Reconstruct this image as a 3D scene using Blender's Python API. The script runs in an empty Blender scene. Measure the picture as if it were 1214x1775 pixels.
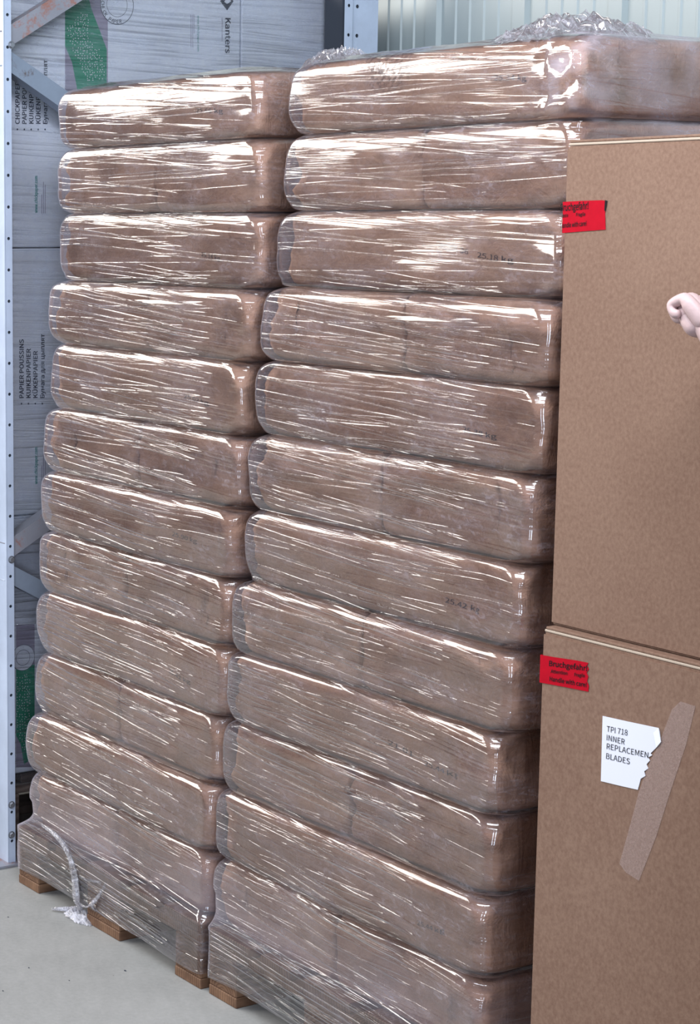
import bpy, bmesh, math, random
import numpy as np
from math import radians, sin, cos, pi
from mathutils import Vector, Matrix
from mathutils.bvhtree import BVHTree

S = bpy.context.scene
COL = S.collection
# ------------------------------------------------------------------ camera
# world: X runs along the front of the pallet row, Y into the row, Z up
F_PX, CX, CY, Y_HOR = 3450.0, 150.0, 887.5, 385.0
CAM = Vector((4.1277, -2.2507, 1.6))
PITCH = math.atan((CY - Y_HOR) / F_PX)
TH = radians(59.5)
FH = Vector((-sin(TH), cos(TH), 0))
RT = Vector((cos(TH), sin(TH), 0))
FW = FH * cos(PITCH) + Vector((0, 0, -sin(PITCH)))
UP = RT.cross(FW)
cam = bpy.data.cameras.new('camera')
cam.sensor_fit = 'HORIZONTAL'; cam.sensor_width = 36
cam.lens = F_PX * 36 / 1214
cam.shift_x = (607 - CX) / 1214
cam.clip_end = 200
co = bpy.data.objects.new('camera', cam); COL.objects.link(co)
m = Matrix((RT, UP, -FW)).transposed().to_4x4(); m.translation = CAM
co.matrix_world = m
S.camera = co

def ray(px, py):
    return FW + RT * ((px - CX) / F_PX) + UP * ((CY - py) / F_PX)
def at_y(px, py, y=0.0):
    r = ray(px, py); return CAM + r * ((y - CAM.y) / r.y)
def at_x(px, py, x):
    r = ray(px, py); return CAM + r * ((x - CAM.x) / r.x)
def at_z(px, py, z=0.0):
    r = ray(px, py); return CAM + r * ((z - CAM.z) / r.z)

# ------------------------------------------------------------------ light
S.view_settings.view_transform = 'Standard'
S.view_settings.look = 'None'
S.view_settings.gamma = 1.0
S.view_settings.use_curve_mapping = False
S.view_settings.exposure = 0.0
S.cycles.use_denoising = True
S.cycles.max_bounces = 8
S.cycles.diffuse_bounces = 3
S.cycles.glossy_bounces = 4
S.cycles.transparent_max_bounces = 24
S.cycles.sample_clamp_indirect = 4.0
S.cycles.caustics_reflective = False
S.cycles.caustics_refractive = False
w = bpy.data.worlds.new('hall_light'); S.world = w; w.use_nodes = True
w.node_tree.nodes['Background'].inputs[0].default_value = (0.66, 0.76, 1.0, 1)
w.node_tree.nodes['Background'].inputs[1].default_value = 0.15

def area(name, loc, target, sx, sy, power, color):
    l = bpy.data.lights.new(name, 'AREA'); l.shape = 'RECTANGLE'
    l.size = sx; l.size_y = sy; l.energy = power; l.color = color
    o = bpy.data.objects.new(name, l); COL.objects.link(o)
    o.location = loc
    d = Vector(target) - Vector(loc)
    o.rotation_euler = d.to_track_quat('-Z', 'Y').to_euler()
    return o
# window band beside the aisle (warm glare on the film) and the daylit doorway behind the photographer
area('aisle_window', (-4.4, -3.8, 3.5), (0.9, 0, 1.0), 5.0, 1.7, 430, (1.0, 0.95, 0.89))
area('doorway_daylight', (6.3, -6.6, 1.85), (0.9, 0, 1.3), 0.9, 2.3, 95, (0.74, 0.85, 1.0))
area('rack_fill_light', (8.0, -4.3, 1.95), (0.3, 0, 1.4), 0.9, 2.3, 145, (0.72, 0.84, 1.0))  # unseen second source, added to brighten the white cartons in the rack
area('overhead_fill', (2.3, -1.2, 2.9), (1.1, 0.1, 1.0), 3.0, 0.4, 92, (0.88, 0.93, 1.0))  # added light from above, hung low so the fronts grow darker downward

# ------------------------------------------------------------------ helpers
random.seed(7)
def tag(o, label=None, cat=None, group=None, kind=None):
    if label: o['label'] = label
    if cat: o['category'] = cat
    if group: o['group'] = group
    if kind: o['kind'] = kind
    return o
def link(o, parent=None):
    COL.objects.link(o)
    if parent is not None:
        o.parent = parent
        o.matrix_parent_inverse = Matrix.Translation(-parent.location)
    return o
def empty(name, loc=(0, 0, 0)):
    o = bpy.data.objects.new(name, None); COL.objects.link(o); o.location = loc
    o.empty_display_size = 0.1
    return o
def mesh_obj(name, verts, faces, mat, parent=None, smooth=False, uv=None, origin=None):
    """verts in world space; origin moves the object's origin there"""
    if origin is not None:
        ov = Vector(origin); verts = [tuple(Vector(v) - ov) for v in verts]
    me = bpy.data.meshes.new(name)
    me.from_pydata([tuple(v) for v in verts], [], faces)
    if mat: me.materials.append(mat)
    if uv is not None:
        l = me.uv_layers.new(name='UVMap')
        li = np.empty(len(me.loops), dtype=np.int32); me.loops.foreach_get('vertex_index', li)
        l.data.foreach_set('uv', np.asarray(uv, dtype=np.float32)[li].ravel())
    if smooth: me.shade_smooth()
    me.update()
    o = bpy.data.objects.new(name, me)
    if origin is not None: o.location = origin
    link(o, parent)
    return o
def bm_obj(name, bm, mat, parent=None, smooth=False, origin=None):
    if origin is not None:
        bmesh.ops.translate(bm, verts=bm.verts, vec=-Vector(origin))
    bmesh.ops.recalc_face_normals(bm, faces=bm.faces)
    me = bpy.data.meshes.new(name); bm.to_mesh(me); bm.free()
    if mat: me.materials.append(mat)
    if smooth: me.shade_smooth()
    o = bpy.data.objects.new(name, me)
    if origin is not None: o.location = origin
    link(o, parent); return o
def add_box(bm, a, b, bevel=0.0, mat=None):
    c = [(a[i] + b[i]) / 2 for i in range(3)]; s = [abs(b[i] - a[i]) for i in range(3)]
    M = Matrix.Translation(c) @ Matrix.Diagonal((*s, 1))
    if mat is not None: M = mat @ M
    r = bmesh.ops.create_cube(bm, size=1, matrix=M)
    if bevel:
        es = list({e for v in r['verts'] for e in v.link_edges})
        bmesh.ops.bevel(bm, geom=es, offset=bevel, segments=1, affect='EDGES')
def box_obj(name, a, b, mat, parent=None, bevel=0.0, origin=None):
    bm = bmesh.new(); add_box(bm, a, b, bevel)
    return bm_obj(name, bm, mat, parent, origin=origin)
def add_cyl(bm, p0, p1, r, seg=12, r2=None):
    p0, p1 = Vector(p0), Vector(p1); d = p1 - p0
    M = Matrix.Translation((p0 + p1) / 2) @ d.to_track_quat('Z', 'Y').to_matrix().to_4x4()
    bmesh.ops.create_cone(bm, cap_ends=True, segments=seg, radius1=r, radius2=r if r2 is None else r2, depth=d.length, matrix=M)

# vectorised value noise
_rng = np.random.RandomState(3)
_T = _rng.rand(64, 64, 64).astype(np.float32)
def vnoise(P, f):
    Q = np.asarray(P, dtype=np.float64) * f + 17.3
    i = np.floor(Q).astype(int); t = Q - i; t = t * t * (3 - 2 * t)
    out = 0
    for dx in (0, 1):
        for dy in (0, 1):
            for dz in (0, 1):
                wgt = (t[:, 0] if dx else 1 - t[:, 0]) * (t[:, 1] if dy else 1 - t[:, 1]) * (t[:, 2] if dz else 1 - t[:, 2])
                out = out + wgt * _T[(i[:, 0] + dx) & 63, (i[:, 1] + dy) & 63, (i[:, 2] + dz) & 63]
    return out * 2 - 1

# ------------------------------------------------------------------ materials
def new_mat(name):
    M = bpy.data.materials.new(name); M.use_nodes = True
    nt = M.node_tree; nt.nodes.clear()
    out = nt.nodes.new('ShaderNodeOutputMaterial')
    return M, nt, out
def N(nt, t, **kw):
    n = nt.nodes.new(t)
    for k, v in kw.items():
        if k == 'inp':
            for a, b in v.items(): n.inputs[a].default_value = b
        else: setattr(n, k, v)
    return n
def L(nt, a, b): nt.links.new(a, b)
def ramp(nt, fac, stops, interp='LINEAR'):
    r = nt.nodes.new('ShaderNodeValToRGB'); r.color_ramp.interpolation = interp
    e = r.color_ramp.elements
    while len(e) > 1: e.remove(e[-1])
    e[0].position = stops[0][0]; e[0].color = (*stops[0][1], 1)
    for p, c in stops[1:]:
        k = e.new(p); k.color = (*c, 1)
    if fac is not None: L(nt, fac, r.inputs[0])
    return r
def noise_node(nt, vec, scale, detail=3, rough=0.5, mapping=None, dist=0.0):
    n = N(nt, 'ShaderNodeTexNoise', inp={'Scale': scale, 'Detail': detail, 'Roughness': rough, 'Distortion': dist})
    if mapping is not None:
        mp = N(nt, 'ShaderNodeMapping'); mp.inputs['Scale'].default_value = mapping[0]
        mp.inputs['Rotation'].default_value = (0, 0, radians(mapping[1]))
        if len(mapping) > 2: mp.inputs['Location'].default_value = mapping[2]
        # rotate first, then stretch
        mp2 = N(nt, 'ShaderNodeMapping'); mp2.inputs['Rotation'].default_value = (0, 0, radians(mapping[1]))
        mp.inputs['Rotation'].default_value = (0, 0, 0)
        L(nt, vec, mp2.inputs[0]); L(nt, mp2.outputs[0], mp.inputs[0]); vec = mp.outputs[0]
    L(nt, vec, n.inputs['Vector'])
    return n
def math_n(nt, op, a, b=None, c=None, clamp=False):
    n = nt.nodes.new('ShaderNodeMath'); n.operation = op; n.use_clamp = clamp
    for i, v in enumerate((a, b, c)):
        if v is None: continue
        if isinstance(v, (int, float)): n.inputs[i].default_value = v
        else: L(nt, v, n.inputs[i])
    return n.outputs[0]
def smooth_range(nt, v, a, b, lo=0.0, hi=1.0):
    n = N(nt, 'ShaderNodeMapRange'); n.interpolation_type = 'SMOOTHSTEP'
    L(nt, v, n.inputs[0])
    n.inputs[1].default_value = a; n.inputs[2].default_value = b; n.inputs[3].default_value = lo; n.inputs[4].default_value = hi
    return n.outputs[0]
def plain(name, col, rough=0.6, metal=0.0, bump=0.0, bscale=80, var=0.0, vscale=8, spec=0.5):
    M, nt, out = new_mat(name)
    p = N(nt, 'ShaderNodeBsdfPrincipled', inp={'Roughness': rough, 'Metallic': metal, 'Base Color': (*col, 1), 'Specular IOR Level': spec})
    tc = N(nt, 'ShaderNodeTexCoord')
    if var:
        n = noise_node(nt, tc.outputs['Object'], vscale, 5, 0.6)
        r = ramp(nt, n.outputs[0], [(0.3, tuple(c * (1 - var) for c in col)), (0.7, tuple(min(1, c * (1 + var)) for c in col))])
        L(nt, r.outputs[0], p.inputs['Base Color'])
    if bump:
        n = noise_node(nt, tc.outputs['Object'], bscale, 4)
        b = N(nt, 'ShaderNodeBump', inp={'Strength': 0.6, 'Distance': bump}); L(nt, n.outputs[0], b.inputs['Height'])
        L(nt, b.outputs[0], p.inputs['Normal'])
    L(nt, p.outputs[0], out.inputs[0])
    return M

def kraft_mat():
    M, nt, out = new_mat('kraft_paper')
    tc = N(nt, 'ShaderNodeTexCoord'); oi = N(nt, 'ShaderNodeObjectInfo')
    p = N(nt, 'ShaderNodeBsdfPrincipled', inp={'Roughness': 0.62, 'Specular IOR Level': 0.35})
    n1 = noise_node(nt, tc.outputs['Object'], 7, 5, 0.6)
    n2 = noise_node(nt, tc.outputs['Object'], 260, 2, 0.5, mapping=((0.25, 0.25, 1), 0))
    mix = math_n(nt, 'ADD', math_n(nt, 'MULTIPLY', n1.outputs[0], 0.6), math_n(nt, 'MULTIPLY', n2.outputs[0], 0.3))
    mix = math_n(nt, 'ADD', mix, math_n(nt, 'MULTIPLY', oi.outputs['Random'], 0.12))
    r = ramp(nt, mix, [(0.30, (0.28, 0.142, 0.092)), (0.52, (0.41, 0.236, 0.158)), (0.75, (0.53, 0.33, 0.23))])
    L(nt, r.outputs[0], p.inputs['Base Color'])
    nb = noise_node(nt, tc.outputs['Object'], 16, 5, 0.65, dist=0.4)
    nc = noise_node(nt, tc.outputs['Object'], 5, 3, 0.6, mapping=((5.5, 5.5, 0.6), 0), dist=0.8)
    h = math_n(nt, 'ADD', math_n(nt, 'ABSOLUTE', math_n(nt, 'SUBTRACT', nb.outputs[0], 0.5)), math_n(nt, 'MULTIPLY', math_n(nt, 'ABSOLUTE', math_n(nt, 'SUBTRACT', nc.outputs[0], 0.5)), 0.7))
    b = N(nt, 'ShaderNodeBump', inp={'Strength': 0.7, 'Distance': 0.012}); L(nt, h, b.inputs['Height'])
    L(nt, b.outputs[0], p.inputs['Normal'])
    L(nt, p.outputs[0], out.inputs[0]); return M

def film_mat(name, haze=0.16, gloss=1.0, relief=1.0, tint=(0.76, 0.71, 0.82), dark_mark=None, lean=1.0, rough=0.10, ends=False):
    """clear stretch film: UV = metres round the load, metres up. Tension ridges by bump, milky scuffing by noise."""
    M, nt, out = new_mat(name)
    uvn = N(nt, 'ShaderNodeUVMap'); uv = uvn.outputs[0]
    # warp the coordinates a little so that lines are not ruler straight
    wn = noise_node(nt, uv, 2.2, 2)
    va = N(nt, 'ShaderNodeVectorMath', operation='MULTIPLY_ADD'); L(nt, wn.outputs['Color'], va.inputs[0])
    va.inputs[1].default_value = (0.05, 0.014, 0); L(nt, uv, va.inputs[2]); vec = va.outputs[0]
    big = noise_node(nt, uv, 4.0, 3, 0.5)
    big2 = noise_node(nt, uv, 3.0, 2, 0.5, mapping=((1, 1.8, 1), 0, (7.7, 3.1, 0)))
    def ridges(angle, sx, sz, lo, hi, loc):
        n = noise_node(nt, vec, 1.0, 0.0, 0.5, mapping=((sx, sz, 1), angle * lean, loc))
        return smooth_range(nt, n.outputs[0], lo, hi)
    a = ridges(2.6, 0.5, 145, 0.58, 0.72, (0, 0, 0))
    b = ridges(-1.4, 0.6, 185, 0.60, 0.73, (5, 9, 0))
    c = ridges(4.4, 0.7, 120, 0.62, 0.75, (2, 4, 0))
    fine = noise_node(nt, vec, 1.0, 2, 0.6, mapping=((5, 330, 1), 1.0 * lean, (3, 3, 0)))
    ma = smooth_range(nt, big.outputs[0], 0.38, 0.6, 0.25, 1.0)
    mb = smooth_range(nt, big2.outputs[0], 0.42, 0.62, 0.1, 1.0)
    h = math_n(nt, 'ADD', math_n(nt, 'MULTIPLY', a, ma), math_n(nt, 'MULTIPLY', b, mb))
    h = math_n(nt, 'ADD', h, math_n(nt, 'MULTIPLY', c, 0.8))
    h = math_n(nt, 'ADD', h, math_n(nt, 'MULTIPLY', fine.outputs[0], 0.08))
    zsep = N(nt, 'ShaderNodeSeparateXYZ'); L(nt, va.outputs[0], zsep.inputs[0])
    if ends:   # the film lies slack over the folded bag ends: few tension ridges from there round the corner
        e_n = noise_node(nt, uv, 1.0, 2, 0.5, mapping=((3, 9, 1), 0))
        sx_ = math_n(nt, 'ADD', zsep.outputs[0], math_n(nt, 'MULTIPLY', math_n(nt, 'SUBTRACT', e_n.outputs[0], 0.5), 0.28))
        h = math_n(nt, 'MULTIPLY', h, smooth_range(nt, sx_, 0.60, 0.70, 1.0, 0.16))
    h = math_n(nt, 'MULTIPLY', h, smooth_range(nt, zsep.outputs[1], 0.1, 1.6, 2.1, 1.1))
    bump = N(nt, 'ShaderNodeBump', inp={'Strength': 1.0, 'Distance': 0.0021 * relief}); L(nt, h, bump.inputs['Height'])
    # soft quilting of the film between the ridges
    gl = N(nt, 'ShaderNodeBsdfGlossy', inp={'Roughness': rough, 'Color': (1, 1, 1, 1)}); L(nt, bump.outputs[0], gl.inputs['Normal'])
    tr = N(nt, 'ShaderNodeBsdfTransparent', inp={'Color': (0.955, 0.94, 0.95, 1)})
    fr = N(nt, 'ShaderNodeFresnel', inp={'IOR': 1.5}); L(nt, bump.outputs[0], fr.inputs['Normal'])
    ff = math_n(nt, 'MULTIPLY', fr.outputs[0], 1.7 * gloss, clamp=True)
    ff = math_n(nt, 'MINIMUM', ff, 0.75)
    m1 = N(nt, 'ShaderNodeMixShader'); L(nt, ff, m1.inputs[0]); L(nt, tr.outputs[0], m1.inputs[1]); L(nt, gl.outputs[0], m1.inputs[2])
    # haze: milky where the film is scuffed or bunched
    hz = noise_node(nt, uv, 5.0, 4, 0.65, mapping=((1, 2.2, 1), 4))
    sc = noise_node(nt, vec, 1.0, 5, 0.75, mapping=((34, 75, 1), 12), dist=1.6)
    st = noise_node(nt, vec, 1.0, 3, 0.6, mapping=((4, 190, 1), 2.4 * lean))
    hb = smooth_range(nt, hz.outputs[0], 0.40, 0.66, 0.25, 1.0)
    hs = smooth_range(nt, sc.outputs[0], 0.50, 0.66, 0.0, 1.0)
    hl = smooth_range(nt, st.outputs[0], 0.45, 0.68, 0.0, 1.0)
    hv = math_n(nt, 'MULTIPLY', hb, math_n(nt, 'ADD', math_n(nt, 'ADD', 0.55, math_n(nt, 'MULTIPLY', hs, 1.7)), math_n(nt, 'MULTIPLY', hl, 0.7)))
    hv = math_n(nt, 'MULTIPLY', hv, haze, clamp=True)
    # thicker look where the film bunches: attribute 'bunch' painted per vertex as film thickness
    at = N(nt, 'ShaderNodeAttribute', attribute_name='bunch')
    hv = math_n(nt, 'ADD', hv, math_n(nt, 'MULTIPLY', at.outputs['Fac'], 0.5), clamp=True)
    df = N(nt, 'ShaderNodeBsdfDiffuse', inp={'Color': (*tint, 1)})
    tl = N(nt, 'ShaderNodeBsdfTranslucent', inp={'Color': (*tint, 1)})
    md = N(nt, 'ShaderNodeMixShader', inp={0: 0.3}); L(nt, df.outputs[0], md.inputs[1]); L(nt, tl.outputs[0], md.inputs[2])
    m2 = N(nt, 'ShaderNodeMixShader'); L(nt, hv, m2.inputs[0]); L(nt, m1.outputs[0], m2.inputs[1]); L(nt, md.outputs[0], m2.inputs[2])
    last = m2
    if dark_mark:
        (du, dv, ru, rv) = dark_mark     # a dark scuff rubbed onto the film
        sx = N(nt, 'ShaderNodeSeparateXYZ'); L(nt, uv, sx.inputs[0])
        e1 = math_n(nt, 'POWER', math_n(nt, 'DIVIDE', math_n(nt, 'SUBTRACT', sx.outputs[0], du), ru), 2.0)
        e2 = math_n(nt, 'POWER', math_n(nt, 'DIVIDE', math_n(nt, 'SUBTRACT', sx.outputs[1], dv), rv), 2.0)
        d = math_n(nt, 'SUBTRACT', 1.0, math_n(nt, 'ADD', e1, e2), clamp=True)
        nn = noise_node(nt, uv, 1.0, 4, 0.7, mapping=((70, 150, 1), -35))
        fk = math_n(nt, 'MULTIPLY', smooth_range(nt, nn.outputs[0], 0.46, 0.58), math_n(nt, 'MULTIPLY', smooth_range(nt, d, 0.0, 0.9), 0.5))
        dk = N(nt, 'ShaderNodeBsdfDiffuse', inp={'Color': (0.05, 0.04, 0.05, 1)})
        m3 = N(nt, 'ShaderNodeMixShader'); L(nt, fk, m3.inputs[0]); L(nt, last.outputs[0], m3.inputs[1]); L(nt, dk.outputs[0], m3.inputs[2]); last = m3
    L(nt, last.outputs[0], out.inputs[0])
    return M

def carton_mat(name, c0, c1, sc=170):
    M, nt, out = new_mat(name)
    tc = N(nt, 'ShaderNodeTexCoord')
    p = N(nt, 'ShaderNodeBsdfPrincipled', inp={'Roughness': 0.75, 'Specular IOR Level': 0.25})
    a = noise_node(nt, tc.outputs['Object'], sc, 3, 0.7, mapping=((1, 1, 0.8), 0))
    b = noise_node(nt, tc.outputs['Object'], 6, 4, 0.6)
    mx = math_n(nt, 'ADD', math_n(nt, 'MULTIPLY', a.outputs[0], 0.75), math_n(nt, 'MULTIPLY', b.outputs[0], 0.25))
    r = ramp(nt, mx, [(0.36, c0), (0.64, c1)])
    L(nt, r.outputs[0], p.inputs['Base Color'])
    bm_ = N(nt, 'ShaderNodeBump', inp={'Strength': 0.35, 'Distance': 0.002})
    w_ = noise_node(nt, tc.outputs['Object'], 1, 2, 0.5, mapping=((60, 60, 40), 0))
    L(nt, math_n(nt, 'ADD', w_.outputs[0], b.outputs[0]), bm_.inputs['Height']); L(nt, bm_.outputs[0], p.inputs['Normal'])
    L(nt, p.outputs[0], out.inputs[0]); return M

def wood_mat(name, dark, light):
    M, nt, out = new_mat(name)
    tc = N(nt, 'ShaderNodeTexCoord')
    p = N(nt, 'ShaderNodeBsdfPrincipled', inp={'Roughness': 0.7, 'Specular IOR Level': 0.3})
    wv = N(nt, 'ShaderNodeTexWave', wave_type='RINGS', rings_direction='Y', inp={'Scale': 38.0, 'Distortion': 3.0, 'Detail': 2.0, 'Detail Scale': 0.6})
    L(nt, tc.outputs['Object'], wv.inputs[0])
    n = noise_node(nt, tc.outputs['Object'], 14, 5, 0.6, mapping=((1.5, 0.4, 1.5), 0))
    mx = math_n(nt, 'ADD', math_n(nt, 'MULTIPLY', wv.outputs[1], 0.18), math_n(nt, 'MULTIPLY', n.outputs[0], 0.82))
    r = ramp(nt, mx, [(0.3, dark), (0.7, light)]); L(nt, r.outputs[0], p.inputs['Base Color'])
    b = N(nt, 'ShaderNodeBump', inp={'Strength': 0.4, 'Distance': 0.002}); L(nt, mx, b.inputs['Height']); L(nt, b.outputs[0], p.inputs['Normal'])
    L(nt, p.outputs[0], out.inputs[0]); return M

def steel_mat(name, base, rust=None, rust_amt=0.5, rough=0.45, metal=0.35):
    M, nt, out = new_mat(name)
    tc = N(nt, 'ShaderNodeTexCoord')
    p = N(nt, 'ShaderNodeBsdfPrincipled', inp={'Roughness': rough, 'Metallic': metal})
    n = noise_node(nt, tc.outputs['Object'], 9, 6, 0.65)
    r = ramp(nt, n.outputs[0], [(0.3, tuple(c * 0.88 for c in base)), (0.7, tuple(min(1, c * 1.07) for c in base))])
    colr = r.outputs[0]
    if rust:
        n2 = noise_node(nt, tc.outputs['Object'], 11, 7, 0.75, dist=0.5)
        k = smooth_range(nt, n2.outputs[0], rust_amt, rust_amt + 0.12)
        mx = N(nt, 'ShaderNodeMix', data_type='RGBA'); L(nt, k, mx.inputs[0]); L(nt, colr, mx.inputs[6]); mx.inputs[7].default_value = (*rust, 1)
        colr = mx.outputs[2]
    L(nt, colr, p.inputs['Base Color'])
    L(nt, p.outputs[0], out.inputs[0]); return M

M_KRAFT = kraft_mat()
M_INK = plain('bag_ink', (0.03, 0.025, 0.03), 0.7)
M_FILM_L = film_mat('stretch_film_left', haze=0.11, ends=True)
M_FILM_R = film_mat('stretch_film_right', haze=0.11, ends=True, dark_mark=(0.31, 1.868, 0.085, 0.055))
M_FILM_RACK = film_mat('stretch_film_rack', haze=0.12, gloss=0.8, relief=0.9, tint=(0.76, 0.85, 1.0), lean=0.6)
M_CRUMPLE = film_mat('crumpled_film', haze=0.22, gloss=1.3, relief=0.6, tint=(0.86, 0.84, 0.92), rough=0.08)
M_ROPE = film_mat('bunched_film', haze=0.75, gloss=1.2, relief=0.8, tint=(0.88, 0.87, 0.95), rough=0.15)
M_CARTON = carton_mat('brown_corrugated_board', (0.185, 0.105, 0.073), (0.25, 0.155, 0.110))
M_CARTON_EDGE = plain('board_cut_edge', (0.46, 0.37, 0.29), 0.8)
M_GAP = plain('board_gap', (0.10, 0.07, 0.05), 0.9)
M_WHITEBOX = carton_mat('white_printed_board', (0.77, 0.84, 0.98), (0.83, 0.90, 1.0), 60)
M_WOOD = wood_mat('pallet_wood', (0.10, 0.05, 0.03), (0.26, 0.145, 0.085))
M_WOOD_OLD = wood_mat('old_pallet_wood', (0.07, 0.05, 0.045), (0.22, 0.17, 0.15))
M_STEEL = steel_mat('galvanised_upright', (0.60, 0.69, 0.86), metal=0.15)
M_BRACE = steel_mat('weathered_brace', (0.36, 0.37, 0.43), (0.42, 0.20, 0.16), 0.52)
M_BRACE_B = steel_mat('blue_grey_brace', (0.30, 0.36, 0.46), (0.14, 0.10, 0.09), 0.60)
M_BOLT = plain('zinc_bolt', (0.32, 0.34, 0.38), 0.35, 0.7)
M_DARK = plain('post_shade_grit', (0.05, 0.06, 0.08), 0.8)  # shade inside the posts as a dark colour; also used for the grit
M_RED = plain('red_tape', (0.42, 0.004, 0.016), 0.7, spec=0.06, var=0.08, vscale=60)
M_BLACK = plain('black_print', (0.012, 0.010, 0.012), 0.7, spec=0.1)
M_TEXT = plain('slate_print', (0.03, 0.035, 0.065), 0.7, spec=0.15)
M_TEAL = plain('teal_print', (0.02, 0.30, 0.27), 0.6)
M_GREEN = plain('green_print', (0.012, 0.27, 0.16), 0.6, var=0.1)
M_GREYBAND = plain('grey_print', (0.36, 0.34, 0.46), 0.6, var=0.08, vscale=30)
M_WHITE = plain('white_print', (0.85, 0.88, 0.95), 0.6)
M_PAPER = plain('label_paper', (0.74, 0.75, 0.84), 0.55)
M_SKIN = plain('skin', (0.52, 0.37, 0.36), 0.5, bump=0.0008, bscale=160, var=0.10, vscale=30)
M_SHIRT = plain('navy_cloth', (0.03, 0.05, 0.11), 0.85, bump=0.003, bscale=20)
M_TROUSER = plain('grey_cloth', (0.09, 0.09, 0.10), 0.85, bump=0.003, bscale=20)
M_HAIR = plain('brown_hair', (0.06, 0.035, 0.02), 0.6, bump=0.004, bscale=90)
M_SHOE = plain('black_leather', (0.02, 0.02, 0.02), 0.4)

# ------------------------------------------------------------------ floor and wall
def floor_mat():
    M, nt, out = new_mat('concrete_floor')
    tc = N(nt, 'ShaderNodeTexCoord')
    p = N(nt, 'ShaderNodeBsdfPrincipled', inp={'Roughness': 0.6, 'Specular IOR Level': 0.35})
    a = noise_node(nt, tc.outputs['Object'], 1.6, 6, 0.62)
    b = noise_node(nt, tc.outputs['Object'], 90, 4, 0.7)
    c = noise_node(nt, tc.outputs['Object'], 9, 5, 0.65, mapping=((1, 3, 1), 25))
    mx = math_n(nt, 'ADD', math_n(nt, 'MULTIPLY', a.outputs[0], 0.42), math_n(nt, 'ADD', math_n(nt, 'MULTIPLY', b.outputs[0], 0.3), math_n(nt, 'MULTIPLY', c.outputs[0], 0.28)))
    r = ramp(nt, mx, [(0.34, (0.30, 0.30, 0.295)), (0.5, (0.38, 0.38, 0.37)), (0.66, (0.45, 0.45, 0.44))])
    sp = noise_node(nt, tc.outputs['Object'], 34, 2, 0.5)
    k = smooth_range(nt, sp.outputs[0], 0.75, 0.79)
    mm = N(nt, 'ShaderNodeMix', data_type='RGBA'); L(nt, k, mm.inputs[0]); L(nt, r.outputs[0], mm.inputs[6]); mm.inputs[7].default_value = (0.22, 0.2, 0.19, 1)
    L(nt, mm.outputs[2], p.inputs['Base Color'])
    bb = N(nt, 'ShaderNodeBump', inp={'Strength': 0.3, 'Distance': 0.002}); L(nt, mx, bb.inputs['Height']); L(nt, bb.outputs[0], p.inputs['Normal'])
    L(nt, p.outputs[0], out.inputs[0]); return M
fl = box_obj('floor', (-8, -9, -0.1), (9, 2.0, 0), floor_mat()); tag(fl, kind='structure')

# corrugated sheet wall: profiled panels one metre wide
def wall_panel_mesh():
    pr = []
    for k in range(3):
        x0 = k / 3
        pts = [(0, 0), (0.008, -0.012), (0.052, -0.012), (0.060, 0)]
        for j in range(1, 5):
            c = 0.060 + j * 0.0547
            pts += [(c - 0.007, 0), (c - 0.003, -0.004), (c + 0.003, -0.004), (c + 0.007, 0)]
        pr += [(x0 + a, b) for a, b in pts]
    pr.append((1.0, 0)); return pr
WY = 1.30
pr = wall_panel_mesh()
M_WALL = plain('painted_sheet', (0.42, 0.49, 0.50), 0.42, 0.0, var=0.05, vscale=3)
wall = box_obj('wall_back', (-5, WY + 0.03, -0.05), (7, WY + 0.12, 5.0), M_WALL); tag(wall, kind='structure')
vs = []; fs = []
for (a, b) in pr:
    vs += [(a, b, 0), (a, b, 5.0)]
n_ = len(pr)
vs += [(0, 0.028, 0), (0, 0.028, 5.0), (1.0, 0.028, 0), (1.0, 0.028, 5.0)]
for i in range(n_ - 1): fs.append((2 * i, 2 * i + 2, 2 * i + 3, 2 * i + 1))
fs += [(2 * n_, 0, 1, 2 * n_ + 1), (2 * n_ - 2, 2 * n_ + 2, 2 * n_ + 3, 2 * n_ - 1), (2 * n_ + 2, 2 * n_, 2 * n_ + 1, 2 * n_ + 3)]
wp_me = bpy.data.meshes.new('wall_panel'); wp_me.from_pydata(vs, [], fs); wp_me.materials.append(M_WALL)
off = at_y(742, 20, WY).x % (1 / 3)
for i in range(-5, 7):
    o = bpy.data.objects.new('wall_panel', wp_me); o.location = (i + off - 0.001 * (i % 2), WY, 0); o.scale.x = 0.997
    link(o, wall); tag(o, kind='structure')

# ------------------------------------------------------------------ text
try:
    import os
    FONT = bpy.data.fonts.load(os.path.join(bpy.utils.resource_path('LOCAL'), 'datafiles', 'fonts', 'Noto Sans CJK Regular.woff2'))
except Exception:
    FONT = None
def text_mesh(body, size, bold=0.0, spacing=1.0, mono=False):
    cu = bpy.data.curves.new('lettering', 'FONT'); cu.body = body; cu.font = FONT if FONT else cu.font; cu.size = size; cu.offset = bold * size
    cu.space_character = spacing; cu.resolution_u = 3; cu.space_line = 1.0
    o = bpy.data.objects.new('tmp_text', cu); COL.objects.link(o)
    bpy.context.view_layer.update()
    me = bpy.data.meshes.new_from_object(o.evaluated_get(bpy.context.evaluated_depsgraph_get()))
    bpy.data.objects.remove(o); bpy.data.curves.remove(cu)
    me.name = 'lettering'
    return me
_h = text_mesh('H', 1.0); CAP = max(v.co.y for v in _h.vertices) - min(v.co.y for v in _h.vertices); bpy.data.meshes.remove(_h)
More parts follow.
